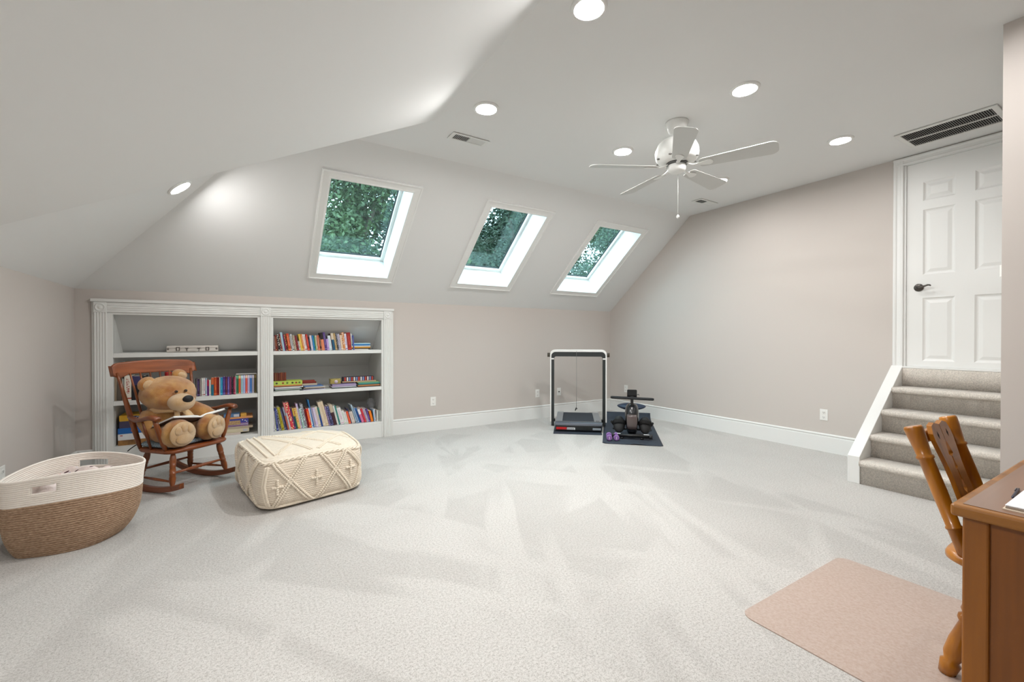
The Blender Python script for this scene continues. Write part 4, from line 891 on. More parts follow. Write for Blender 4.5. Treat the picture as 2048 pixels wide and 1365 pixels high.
for a in ((-.104, -.1, -.004, .14, 0, .222), (.1, .104, -.004, .14, 0, .222), (-.104, .104, -.004, .14, .218, .222), (-.104, .104, .136, .14, 0, .222), (-.104, .104, -.004, .14, 0, .003)):
    MB().box(*a).build('case_board', mat('slipcase_white', (232,230,224), .6), sl)
for i, (x, w_, h, ang, c1, c2, st, nm) in enumerate(ROW_SET):
    book(-.0395+.0215*i, .6585, .0205, .205, 0, c1, c2, st, '%s paperback, %s from the left in the white slipcase' % (nm, ordn(i+1)), 'paperbacks in the slipcase', .12, 5.775)

def flat(name, x0, x1, z, th, col, label, cat, group=None, depth=.2, y=5.77, rz=0., col2=None, st=0, bev=.0015, par=None):
    """a thin thing lying down; its front edge at y"""
    w_ = x1-x0; mb = MB()
    if th < .02 and cat in ('book', 'magazine'):
        t = th*.16; mb.box(-w_/2, w_/2, 0, depth, 0, t); mb.box(-w_/2, w_/2, 0, depth, th-t, th); mb.box(-w_/2, w_/2, 0, .002, 0, th); mb.box(-w_/2+.002, w_/2-.002, .001, depth-.002, t, th-t, 1)
    else: mb.box(-w_/2, w_/2, 0, depth, 0, th)
    o = mb.build(name, [spine(col, col2 or col, st), pages_m], None, loc=((x0+x1)/2, y, z+.0006), rot=(0, 0, rz), bevel=bev)
    return tag(o, label, cat, group)
def stack(items, z, group):
    for name, x0, x1, th, col, label, cat, kw in items:
        flat(name, x0, x1, z, th, col, label, cat, group, **kw); z += th+.0004
    return z
G = 'flat books at the end of the upper right shelf'
zt = stack([('book', 1.215, 1.40, .012, '#e8e4dc', 'white paperback at the bottom of the pile on the upper shelf', 'book', {'col2': '#202020'}),
       ('book', 1.20, 1.42, .011, '#3a2a1c', 'dark brown book second from the bottom in the upper shelf pile', 'book', {}),
       ('book', 1.19, 1.425, .017, '#e0a038', 'orange book in the middle of the upper shelf pile', 'book', {'col2': '#f0d080'}),
       ('book', 1.20, 1.425, .013, '#e0e4e0', 'pale book between orange and blue in the upper shelf pile', 'book', {}),
       ('book', 1.195, 1.42, .02, '#2878b8', 'blue book near the top of the upper shelf pile', 'book', {}),
       ('book', 1.21, 1.425, .012, '#b8dce8', 'light blue book on top of the upper shelf pile', 'book', {})], 1.13, G)
G = 'flat books and magazines on the middle right shelf'
mag = [('#e8e8e2', 'white'), ('#2c3038', 'black'), ('#b8ccb0', 'pale green'), ('#8890a8', 'grey blue'), ('#e0d8d4', 'cream'), ('#f0f0ec', 'blank white'), ('#34302c', 'charcoal')]
it = [('magazine', .327+.004*((i*7) % 5), .60+.012*((i*3) % 4), .0075+.0015*(i % 2), c, '%s magazine low in the leftmost pile on the middle right shelf' % n, 'magazine', {'rz': R((i*5) % 4-1.5)}) for i, (c, n) in enumerate(mag)]
z = stack(it, .655, G)
z = stack([('book', .326, .622, .014, '#d88850', 'orange hardcover right under the lime green box', 'book', {})], z, G)
gb = flat('activity_box', .326, .628, z, .046, '#b8cc58', 'lime green box with small dark symbols on the middle shelf', 'box', G, col2='#4a5a28', st=0)
for i, fx in enumerate((-.12, -.055, -.01, .045, .085, .12)):
    MB().ell((fx, -.0006, .024), (.012, .0012, .011), nu=10, nv=6).build('symbol', mat('box_symbol_%d' % (i % 3), ((64,60,40), (150,70,40), (90,110,50))[i % 3], .6), gb)
z += .0465
x = .327
for i, (w_, h, c) in enumerate(((.02, .098, '#5c281a'), (.008, .094, '#aa7850'), (.022, .096, '#6e301e'), (.02, .094, '#642a1c'), (.022, .098, '#7c3c22'), (.018, .095, '#6c2e1e'), (.02, .097, '#763620'))):
    book(x, z, w_, h, 0, c, '#8a5030', 0, '%s small brown leather book, %s from the left on the lime green box' % (('dark', 'thin tan', 'reddish', 'matt', 'lighter', 'plain', 'glossy')[i], ordn(i+1)), 'small leather books on the green box', .1, 5.83); x += w_+.0008
z = stack([('magazine', .64, .885, .009, '#d0cce0', 'lilac magazine at the bottom of the second pile on the middle shelf', 'magazine', {}),
       ('magazine', .65, .87, .009, '#28282c', 'black magazine in the second pile on the middle shelf', 'magazine', {'rz': R(3)}),
       ('magazine', .642, .885, .011, '#b8a898', 'tan magazine in the second pile on the middle shelf', 'magazine', {'rz': R(-2)}),
       ('magazine', .66, .88, .009, '#c8c4c0', 'silver grey magazine in the second pile on the middle shelf', 'magazine', {}),
       ('magazine', .645, .86, .012, '#5878a8', 'blue magazine on top of the second pile', 'magazine', {'rz': R(2)})], .655, G)
z = stack([('book', .63, .80, .022, '#c8b8a0', 'cream edged book under the dark red boxes', 'book', {'y': 5.83, 'depth': .15}),
       ('pencil_box', .622, .79, .02, '#7c2418', 'dark red wooden box, lower of two on the second pile', 'box', {'y': 5.835, 'depth': .09}),
       ('pencil_box', .628, .775, .016, '#8c3020', 'dark red wooden box, upper of two on the second pile', 'box', {'y': 5.84, 'depth': .08})], z, G)
z = stack([('magazine', .955, 1.25, .01, '#302c30', 'black magazine at the bottom of the lilac pile', 'magazine', {}),
       ('magazine', .96, 1.25, .011, '#c8d0d4', 'pale grey magazine in the lilac pile', 'magazine', {'rz': R(-1.5)}),
       ('magazine', .952, 1.245, .012, '#a894b8', 'mauve magazine in the middle of the lilac pile', 'magazine', {'rz': R(1)}),
       ('magazine', .965, 1.25, .012, '#b8a8c8', 'lilac magazine near the top of the lilac pile', 'magazine', {'rz': R(-2)}),
       ('magazine', .96, 1.24, .01, '#8c7ca4', 'purple magazine on top of the lilac pile', 'magazine', {})], .655, G)
tin = thing('gold_tin', 'small gold tin with a round label on the lilac pile', 'tin', (1.005, 5.83, z))
MB().prism(rr(-.065, .065, -.045, .045, .016, 4), 0, .05, 'z').build('tin_body', mat('gold_tin', (176,160,92), .35, metal=.5), tin, bevel=.002)
MB().prism(rr(-.067, .067, -.047, .047, .018, 4), .05, .062, 'z').build('tin_lid', mat('gold_tin', (176,160,92)), tin, bevel=.002)
mb = MB(); mb.M = Matrix.Translation((.005, -.0455, .027)) @ Matrix.Rotation(R(90), 4, 'X'); mb.lathe([(.021, 0), (.021, .001), (.002, .0012)], n=20); mb.build('round_label', mat('tin_label', (206,188,200), .5), tin)
z2 = stack([('magazine', 1.262, 1.545, .011, '#3c2c28', 'dark brown magazine at the bottom of the rightmost pile', 'magazine', {}),
       ('magazine', 1.27, 1.548, .013, '#d08850', 'orange brown magazine in the rightmost pile', 'magazine', {}),
       ('magazine', 1.262, 1.54, .012, '#54645c', 'grey green magazine in the rightmost pile', 'magazine', {'rz': R(1)}),
       ('magazine', 1.275, 1.548, .016, '#3c9c90', 'teal magazine near the top of the rightmost pile', 'magazine', {}),
       ('magazine', 1.262, 1.538, .012, '#90a878', 'sage green magazine on top of the rightmost pile', 'magazine', {'rz': R(-1)})], .655, G)
o = flat('game_board', 1.085, 1.5, z2+.001, .012, '#c8a888', 'wide flat tan game board under the striped box', 'game board', G, y=5.785)
sbx = thing('striped_box', 'long box with red, white and blue stripes on the piles', 'box', (1.285, 5.80, z2+.0135))
MB().box(-.19, .19, 0, .09, 0, .055).build('box_body', mat('striped_box_navy', (52,44,60), .5), sbx, bevel=.002)
for i in range(13):
    x = -.165+.335*i/12; MB().box(x-.0085, x+.0085, -.0012, .0, .004, .051).build('stripe', mat('stripe_%d' % (i % 3), ((190,64,44), (224,220,216), (120,140,190))[i % 3], .5), sbx)
# aluminium case on the upper left shelf
al = thing('aluminium_case', 'slim silver hard case with latches on the upper left shelf', 'case', (-.433, 5.80, 1.1306))
al_m = mat('brushed_aluminium', (214,208,200), .38, (60, .12), metal=.35, stretch=(.2, 6, 6)); ch = mat('case_hardware', (120,114,108), .35, metal=.7)
MB().box(-.225, .225, 0, .3, .003, .036).build('case_base', al_m, al, bevel=.006); MB().box(-.225, .225, 0, .3, .037, .068).build('case_lid', al_m, al, bevel=.006)
for x in (-.128, .128):
    lt = MB().box(x-.017, x+.017, -.006, .0, .014, .056).build('latch', ch, al, bevel=.002); MB().box(x-.007, x+.007, -.0095, -.005, .02, .046).build('latch_tongue', al_m, lt, bevel=.001)
for x in (-.052, .052): MB().prism([(x-.018, .046), (x+.018, .046), (x+.007, .034), (x+.004, .012), (x-.004, .012), (x-.007, .034)], -.005, 0, 'y').build('handle_mount', ch, al)
for x in (-.21, .21): MB().ell((x, 0, .036), (.009, .004, .012), nu=12, nv=8).build('corner_rivet', ch, al)
MB().tube([(-.052, -.008, .03), (-.045, -.016, .018), (.045, -.016, .018), (.052, -.008, .03)], .003, 8).build('carry_handle', al_m, al)

# board games on the lowest left shelf
def lettering(txt, size, m, parent, loc, rot=(R(90), 0, 0), ext=.0006, name='lettering', align='CENTER'):
    cu_ = bpy.data.curves.new(name, 'FONT'); cu_.body = txt; cu_.size = size; cu_.extrude = ext; cu_.align_x = align; cu_.align_y = 'CENTER'
    tmp = bpy.data.objects.new(name, cu_); C.objects.link(tmp); bpy.context.view_layer.update()
    me = bpy.data.meshes.new_from_object(tmp.evaluated_get(bpy.context.evaluated_depsgraph_get())); bpy.data.objects.remove(tmp)
    me.materials.clear(); me.materials.append(m); o = bpy.data.objects.new(name, me); C.objects.link(o); o.parent = parent; o.location = loc; o.rotation_euler = rot; return o
G = 'board games on the lowest left shelf'
def game(x0, x1, z, th, col, label, depth=.27, y=5.80, col2=None):
    """lid over base"""
    root = thing('board_game', label, 'board game', ((x0+x1)/2, y, z+.0006), 0, G); w_ = (x1-x0)/2
    m = mat('game_%s' % col[1:], col, .45, (9, .3) if col2 else None, col2=col2)
    MB().box(-w_+.002, w_-.002, .002, depth-.002, 0, th*.5).build('box_base', m, root); MB().box(-w_, w_, 0, depth, th*.12, th-.0006).build('box_lid', m, root, bevel=.002)
    return root
wh = mat('game_white', (240,240,238), .5)
g = game(-1.045, -.70, .2, .052, '#5a3c28', 'brown food print game box at the bottom of the left pile', col2='#c89048')
g = game(-1.045, -.70, .2525, .062, '#e4e2e2', 'white game box second from the bottom of the left pile'); MB().box(-.155, -.135, -.0012, 0, .042, .05).build('red_mark', mat('game_red', (170,40,40), .5), g)
g = game(-1.045, -.71, .315, .058, '#1c64b0', 'blue game box in the middle of the left pile'); MB().ell((-.04, -.0005, .03), (.03, .0015, .02), nu=14, nv=8).build('picture', mat('game_picture', (170,110,140), .6), g); MB().box(.02, .05, -.0012, 0, .008, .035).build('yellow_patch', mat('game_yellow', (220,190,60), .5), g)
g = game(-1.035, -.70, .3735, .068, '#4c4660', 'dark purple game box below the yellow one'); lettering('Q', .04, wh, g, (-.055, -.0015, .034))
g = game(-1.035, -.72, .442, .058, '#e0a020', 'yellow and orange game box on top of the left pile', col2='#e8c040'); lettering('TRO', .036, wh, g, (-.035, -.0015, .028))
MB().ell((-.035, .0004, .03), (.062, .001, .024), nu=18, nv=8).build('title_cloud', mat('game_dark_blue', (24,36,80), .5), g)
g = game(-.22, .0, .2, .022, '#d8c8bc', 'thin pale game box with dark red lettering at the bottom right'); 
g = game(-.2, .082, .2225, .042, '#d8ccae', 'cream game box with a dark red name near the teddy foot'); MB().box(-.13, -.085, -.0012, 0, .012, .03).build('red_name', mat('game_wine', (110,30,34), .5), g); MB().box(.08, .125, -.0012, 0, .008, .032).build('barcode', mat('game_barcode', (196,196,200), .5), g)
g = game(-.2, .118, .265, .024, '#c0b098', 'flat tan game box under the starry box')
g = game(-.19, .075, .2895, .085, '#4c3c90', 'purple box with stars, stripes and a picture', col2='#3850a0')
for i in range(3): MB().box(-.13, .13, -.0012, 0, .006+.012*i, .011+.012*i).build('stripe', mat('flag_stripe_%d' % (i % 2), ((214,150,160), (236,228,228))[i % 2], .5), g)
MB().box(-.07, .055, -.0016, 0, .02, .066).build('picture', mat('game_scene', (206,170,120), .6, (60, .5), col2=(150,120,90)), g); MB().box(-.13, -.085, -.0016, 0, .01, .042).build('yellow_patch', mat('game_yellow', (214,190,60), .5), g)
for sx_, sz_ in ((-.1, .07), (.075, .07), (.1, .062), (.115, .05)): MB().ell((sx_, -.0005, sz_), (.006, .0012, .006), nu=10, nv=6).build('star', wh, g)
g = game(-.2, .118, .375, .02, '#e49050', 'flat orange game box across the right pile', col2='#e8b078')
g = game(-.16, -.01, .3955, .036, '#5c80a8', 'small blue card game box on the right pile', .12); MB().box(.02, .07, -.0012, 0, .004, .032).build('label', mat('game_label', (206,208,216), .5), g)
g = game(.0, .056, .3955, .034, '#e0a848', 'small orange card box on the right pile', .09)
rcan = thing('red_tin', 'small red tin peeking over the teddy bear head', 'tin', (-.66, 5.95, .6556))
MB().lathe([(.03, 0), (.03, .255), (.026, .258)], n=20).build('can', mat('red_can', (190,34,34), .4), rcan); MB().lathe([(.031, .245), (.031, .262), (.002, .264)], n=20).build('can_lid', mat('red_can_lid', (214,60,56), .35), rcan)
# crumpled clear bag at the end of the lowest right shelf
mb = MB(); rnd = random.Random(8); mb.ell((0, 0, 0), (.052, .05, .07), nu=18, nv=12)
mb.v = [tuple(c*(1+rnd.uniform(-.22, .22)) for c in v) for v in mb.v]; mb.s = [False]*len(mb.s)
def bag_mat():
    m = mat('clear_plastic', (200,204,208), .15); nt = m.node_tree; N = nt.nodes; b = N['Principled BSDF']; b.inputs['Alpha'].default_value = .35; return m
tag(mb.build('plastic_bag', bag_mat(), None, loc=(1.485, 6.0, .405)), 'crumpled clear plastic bag on the lowest right shelf', 'plastic bag')
tag(MB().box(-.05, .05, -.04, .04, 0, .125).build('storage_tin', mat('grey_tin', (96,98,100), .5), None, loc=(1.485, 6.0, .2006), bevel=.004), 'grey box under the crumpled plastic bag on the lowest shelf', 'box')

# ------------------------------------------------------------------ treadmill on its mat
TO, TZ = (3.90, 4.587), R(-39.7)
blk = mat('black_plastic', (20,21,23), .38); gloss_blk = mat('gloss_black', (12,15,20), .25, coat=.15); mat_rub = mat('blue_black_rubber', (40,48,60), .75, bump=(180, .2, .002))
tmat = MB().prism(rr(-.335, .308, -.135, 1.06, .012, 3), 0, .006, 'z').build('treadmill_mat', mat_rub, None, loc=(*TO, 0), rot=(0, 0, TZ))
tag(tmat, 'dark rubber mat under the treadmill', 'mat')
tm = thing('treadmill', 'folding walking treadmill with a white and black arch handle', 'treadmill', (*TO, .006), TZ)
silver = mat('treadmill_silver', (150,152,156), .4, metal=.3, bump=(220, .1, .001)); slate = mat('treadmill_slate', (72,78,88), .35, metal=.2)
MB().prism([(0, .012), (0, .09), (.012, .118), (.03, .127), (.17, .115), (.17, .012)], -.318, .318, 'x').build('motor_hood', slate, tm, bevel=.006)
MB().box(-.31, .31, -.004, .01, .016, .088).build('front_fascia', gloss_blk, tm, bevel=.006)
for s_ in (-1, 1):
    MB().box(min(s_*.222, s_*.318), max(s_*.222, s_*.318), .172, 1.0, .03, .108).build('side_rail', silver, tm, bevel=.005)
    MB().box(min(s_*.23, s_*.31), max(s_*.23, s_*.31), .93, 1.005, .09, .113).build('end_cap', mat('end_cap_grey', (190,190,188), .45), tm, bevel=.004)
    MB().lathe([(.018, 0), (.02, .008), (.02, .03)], (s_*.27, .12, -.0), n=16).build('foot', blk, tm); MB().lathe([(.018, 0), (.02, .008), (.02, .03)], (s_*.27, .92, 0), n=16).build('foot', blk, tm)
MB().box(-.221, .221, .172, .985, .03, .1).build('belt', mat('treadmill_belt', (38,46,56), .7, bump=(250, .2, .001)), tm, bevel=.004)
MB().box(-.3, -.16, -.0055, -.0035, .03, .062).build('red_label', mat('label_red', (200,28,30), .4), tm)
bl = MB().box(-.155, -.045, -.0055, -.0035, .03, .058).build('white_label', mat('label_white', (222,224,226), .5), tm)
for i in range(7): MB().box(-.147+.013*i, -.141+.013*i, -.006, -.0054, .034, .05).build('bar', blk, bl)
MB().box(.19, .3, -.0055, -.0035, .03, .058).build('grey_label', mat('label_grey', (150,160,168), .5), tm)
lettering('E3', .05, blk, tm, (.268, .235, .1092), (0, 0, 0))
# the arch: white outer shell, black inner band, side grips, cord with clip
def arch(o0, zt, r_, inn, topt):
    """outline of an upside-down U between an outer and an inner contour"""
    def cont(h, z, q): return [(-h, 0)]+[(-h+q-q*math.cos(R(9*i)), z-q+q*math.sin(R(9*i))) for i in range(11)]+[(h-q+q*math.sin(R(9*i)), z-q+q*math.cos(R(9*i))) for i in range(11)]+[(h, 0)]
    return cont(o0, zt, r_), cont(o0-inn, zt-topt, max(.01, r_-inn*.6))
def archpart(o0, zt, r_, inn, topt, y0, y1, name, m, z0=0.):
    a, b_ = arch(o0, zt, r_, inn, topt); n = len(a); V = []
    for y in (y0, y1): V += [(x, y, max(z, z0)) for x, z in a]+[(x, y, max(z, z0)) for x, z in b_]
    F_ = []
    for i in range(n-1):
        F_ += [(i, i+1, n+i+1, n+i), (2*n+i, 3*n+i, 3*n+i+1, 2*n+i+1), (i, 2*n+i, 2*n+i+1, i+1), (n+i, n+i+1, 3*n+i+1, 3*n+i)]
    F_ += [(0, n, 3*n, 2*n), (n-1, 3*n-1, 4*n-1, 2*n-1)]
    return MB().add(V, F_).build(name, m, tm, bevel=.003)
archpart(.405, 1.108, .07, .018, .034, .385, .455, 'arch_shell', mat('treadmill_white', (240,240,236), .35), .06)
archpart(.387, 1.074, .055, .04, .066, .39, .45, 'arch_band', mat('charcoal_band', (40,44,44), .45), .013)
MB().box(-.387, -.347, .39, .45, 0, .013).build('post_foot', blk, tm)
for s_ in (-1, 1):
    MB().tube([(s_*.402, .42, 1.03), (s_*.445, .42, 1.03)], .03, 18).build('side_grip', mat('brown_grip', (66,58,46), .6), tm)
    MB().box(s_*.367-.018, s_*.367+.018, .384, .392, .965, .985).build('post_tab', mat('treadmill_white', (240,240,236)), tm)
    MB().box(s_*.35-.018, s_*.35+.018, .39, .45, .06, .1).build('pivot_block', blk, tm, bevel=.004)
MB().tube([(-.025, .385, 1.09), (-.025, .383, 1.0), (-.024, .384, .6), (-.026, .385, .27)], .0022, 8).build('safety_cord', mat('cord_grey', (120,118,116), .6), tm)
cl = MB().tube([(-.026, .385, .275), (-.034, .385, .25), (-.042, .385, .225)], [.005, .008, .006], 10).build('cord_clip', blk, tm)
MB().tube([(-.024, .385, .245), (-.012, .385, .262)], [.005, .004], 8).build('clip_jaw', blk, cl)

# ------------------------------------------------------------------ rowing machine, its mat, dumbbells
mb = MB(); rows = []
L0 = 1.84; W0 = .352
for j in range(41):
    y = L0*j/40; z = 0.; yy = y
    if y > 1.62: t = (y-1.62)/.22; z = .095*(1-math.cos(t*math.pi/2)); yy = 1.62+.22*math.sin(t*math.pi/2)*.75
    wav = .008*math.sin(y*9)*max(0, 1-y/.3)
    row = []
    for i in range(21):
        x = -W0+2*W0*i/20; e = .02 if (j == 0 and abs(x) > W0-.03) else 0
        row.append((x, yy+e+(wav*math.cos(x*8) if j < 3 else 0), z+max(0, .010*math.sin(x*14+1.)*max(0, 1-y/.16))))
    rows.append(row)
mb.grid(rows)
mb.v = [(x, y, z+.0045) for x, y, z in mb.v]
rmat = mb.build('exercise_mat', mat('navy_mat', (50,58,70), .8, bump=(200, .2, .002)), None, loc=(3.985, 3.70, 0), rot=(0, 0, R(-44.4)), solid=.007)
tag(rmat, 'dark blue exercise mat under the rowing machine, curled at the wall', 'mat')
RW, RZ = (4.185, 3.895), R(-46.5)
rm = thing('rowing_machine', 'black rowing machine seen from its front end', 'rowing machine', (*RW, .011), RZ)
MB().tube([(-.225, 0, .04), (.225, 0, .04)], .024, 16).build('front_stabiliser', blk, rm)
for s_ in (-1, 1):
    MB().tube([(s_*.205, 0, .04), (s_*.245, 0, .04)], .03, 16).build('end_wheel', mat('dark_grey_wheel', (44,46,50), .5), rm)
    MB().box(s_*.175-.035, s_*.175+.035, -.02, .012, .06, .0655).build('white_sticker', mat('label_white', (222,224,226)), rm)
    MB().lathe([(.017, 0), (.02, .004), (.02, .02)], (s_*.12, 0, 0), n=14).build('levelling_foot', blk, rm)
prof = [(.055, .03, .40), (.07, .015, .43), (.08, .005, .46), (.088, .0, .48), (.089, .005, .47), (.084, .025, .43), (.072, .055, .36), (.05, .08, .28), (.02, .1, .2)]
zz = [.05, .09, .15, .22, .28, .34, .385, .415, .428]
mb = MB(); rows = []
for (hw, y0, y1), z in zip(prof, zz):
    row = []
    for k in range(28):
        a = 2*math.pi*k/28; c, s_ = math.cos(a), math.sin(a); e = .55
        row.append((hw*math.copysign(abs(c)**e, c), (y0+y1)/2+(y1-y0)/2*math.copysign(abs(s_)**.7, s_), z))
    rows.append(row)
mb.grid(rows, closed=True); mb.f += [list(range(28))[::-1], [len(mb.v)-28+i for i in range(28)]]; mb.s += [False, True]; mb.m += [0, 0]
mb.build('flywheel_housing', gloss_blk, rm)
mb = MB(); rows = []
for z, hw, y0 in ((.12, .05, .006), (.16, .06, .0), (.22, .064, -.006), (.27, .062, -.004), (.305, .056, .006)):
    rows.append([(hw*u, y0+.012*abs(u)**3, z) for u in (-1, -.8, -.4, 0, .4, .8, 1)])
mb.grid(rows); mb.build('front_panel', mat('smoked_panel', (92,80,78), .2, coat=.5), rm, solid=.008)
MB().box(-.018, .018, .06, .1, .405, .53).build('mast', blk, rm, bevel=.004)
MB().tube([(-.265, .05, .512), (-.25, .05, .511), (-.09, .05, .508), (.09, .05, .504), (.25, .05, .501), (.265, .05, .5)], [.012, .0175, .0175, .0175, .0175, .012], 14).build('handle_bar', mat('foam_grip', (38,40,42), .8), rm)
cs = MB().prism(rr(-.06, .06, .5, .615, .012, 3), .0, .022, 'y'); cs.v = [(x, y+.075-(z-.5)*.25, z) for x, y, z in cs.v]; con = cs.build('console', mat('console_black', (16,16,19), .3), rm)
MB().tube([(.062, .06, .55), (.075, .06, .56), (.085, .06, .553), (.083, .06, .542)], .004, 8).build('cable_hook', blk, con)
for s_ in (-1, 1):
    mb = MB(); Q = Matrix.Rotation(R(-32), 3, 'X')
    mb.ell((s_*.16, .1, .16), (.075, .04, .115), Q, nu=22, nv=14); pd = mb.build('pedal', mat('pedal_black', (12,12,13), .6), rm)
    mb = MB(); mb.tube([(s_*.075, .1, .17), (s_*.11, .07, .205), (s_*.16, .058, .215), (s_*.21, .07, .205), (s_*.245, .1, .165)], .012, 10, flat=(2.2, .4)); mb.build('strap', mat('strap_black', (14,14,15), .8), pd)
    mb = MB(); mb.tube([(s_*.225, .1, .165), (s_*.26, .07, .2)], [.014, .008], 8, flat=(1.6, .5)); mb.build('strap_end', mat('strap_black', (26,26,28)), pd)
MB().tube([(-.24, .115, .1), (.24, .115, .1)], .013, 12).build('pedal_axle', blk, rm)
MB().box(-.03, .03, .4, 1.62, .15, .2).build('rail', mat('rail_grey', (56,60,64), .35, metal=.5), rm, bevel=.005)
MB().tube([(-.2, 1.6, .05), (.2, 1.6, .05)], .025, 14).build('rear_stabiliser', blk, rm); MB().box(-.025, .025, 1.57, 1.63, .05, .16).build('rear_post', blk, rm, bevel=.003)
mb = MB(); rows = []
for k in range(9):
    t = -1+k/4; row = []
    for j in range(24):
        a = 2*math.pi*j/24; hw = .205*(1-.35*max(0, t)**2); row.append((hw*math.cos(a)*math.sqrt(max(.02, 1-(t*.98)**2)), .95+.13*math.sin(a)*math.sqrt(max(.02, 1-(t*.98)**2)), .255+.048*t+.02*abs(math.cos(a))**2))
    rows.append(row)
mb.grid(rows, closed=True); mb.f += [list(range(24))[::-1], [len(mb.v)-24+i for i in range(24)]]; mb.s += [True]*2; mb.m += [0]*2
mb.build('seat', mat('seat_blue_black', (38,52,74), .4), rm)
MB().box(-.04, .04, .9, 1.0, .2, .225).build('seat_carriage', blk, rm)

pur = mat('purple_vinyl', (142,104,168), .55)
for k, (x, y, lb) in enumerate(((3.93, 4.035, 'purple dumbbell nearer the treadmill, on the mat corner'), (4.0, 3.985, 'purple dumbbell nearer the rowing machine, on the mat corner'))):
    db = thing('dumbbell', lb, 'dumbbell', (x, y, .047), R(-42+90), 'pair of purple dumbbells')
    MB().tube([(-.055, 0, 0), (.055, 0, 0)], .014, 12).build('bar', pur, db)
    for s_ in (-1, 1): MB().tube([(s_*.048, 0, 0), (s_*.055, 0, 0), (s_*.085, 0, 0), (s_*.092, 0, 0)], [.028, .036, .036, .028], 6 if k == 9 else 16).build('head', pur, db)
    mb = MB(); mb.box(-.0935, -.092, -.003, .003, -.016, .016).build('size_mark', mat('mark_white', (236,232,238), .5), db)

# ------------------------------------------------------------------ desk, papers, chair, chair mat
dk = wood('desk_wood', (160,95,12), (112,62,5), 2, .55, .45, .08); dkt = wood('desk_top_wood', (150,112,88), (126,92,72), 0, .6, .3); dkx = wood('desk_edge_wood', (168,110,38), (126,76,18), 1, .6, .4, .1)
ds = thing('wooden_desk', 'brown wooden desk at the right edge, its near corner in view', 'desk', (2.6, .1, 0))
at(ds).prism([(1.93, -.27), (3.32, -.27), (3.32, .455), (1.93, .455)], .714, .752, 'z').build('desk_top', [dkx], ds, bevel=.009, seg=3)
at(ds).box(1.955, 3.295, -.245, .43, .7525, .7535).build('top_veneer', dkt, ds)
for x0 in (1.955, 3.235):
    for y0 in (-.245, .372): at(ds).box(x0, x0+.06, y0, y0+.06, 0, .714).build('corner_post', dk, ds, bevel=.006)
    at(ds).box(x0+.012, x0+.03, -.19, .377, .06, .714).build('side_panel', wood('desk_panel_wood', (150,86,10), (106,56,4), 2, .5, .45, .08), ds)
    at(ds).box(x0+.004, x0+.05, -.19, .377, .02, .09).build('lower_rail', dk, ds, bevel=.004)
at(ds).box(2.02, 3.24, -.235, -.215, .2, .714).build('modesty_panel', dk, ds)
at(ds).box(2.02, 3.24, -.2, .36, .62, .714).build('drawer_case', dk, ds)
nb = thing('paper_stack', 'white notepad on cream papers at the desk corner', 'paper', (2.15, .24, .7535))
at(nb).box(1.992, 2.26, .1, .352, .7537, .7565).build('cream_sheets', mat('cream_paper', (224,206,184), .8), nb)
at(nb).box(2.0, 2.27, .11, .347, .7567, .762).build('notebook', mat('grey_board', (150,136,122), .7), nb); at(nb).box(2.005, 2.28, .095, .349, .7622, .7665).build('notepad', mat('white_pad', (244,244,246), .7), nb, bevel=.002)
pn = thing('pen', 'dark pen beside the notepad on the desk', 'pen', (2.22, .362, .7575), R(4))
MB().tube([(-.075, 0, 0), (-.065, 0, 0), (.06, 0, 0), (.075, 0, 0)], [.0015, .004, .004, .003], 10).build('barrel', mat('pen_navy', (34,36,58), .3), pn); MB().box(.02, .06, .003, .005, .002, .006).build('clip', mat('pen_clip', (150,150,156), .3, metal=.8), pn)

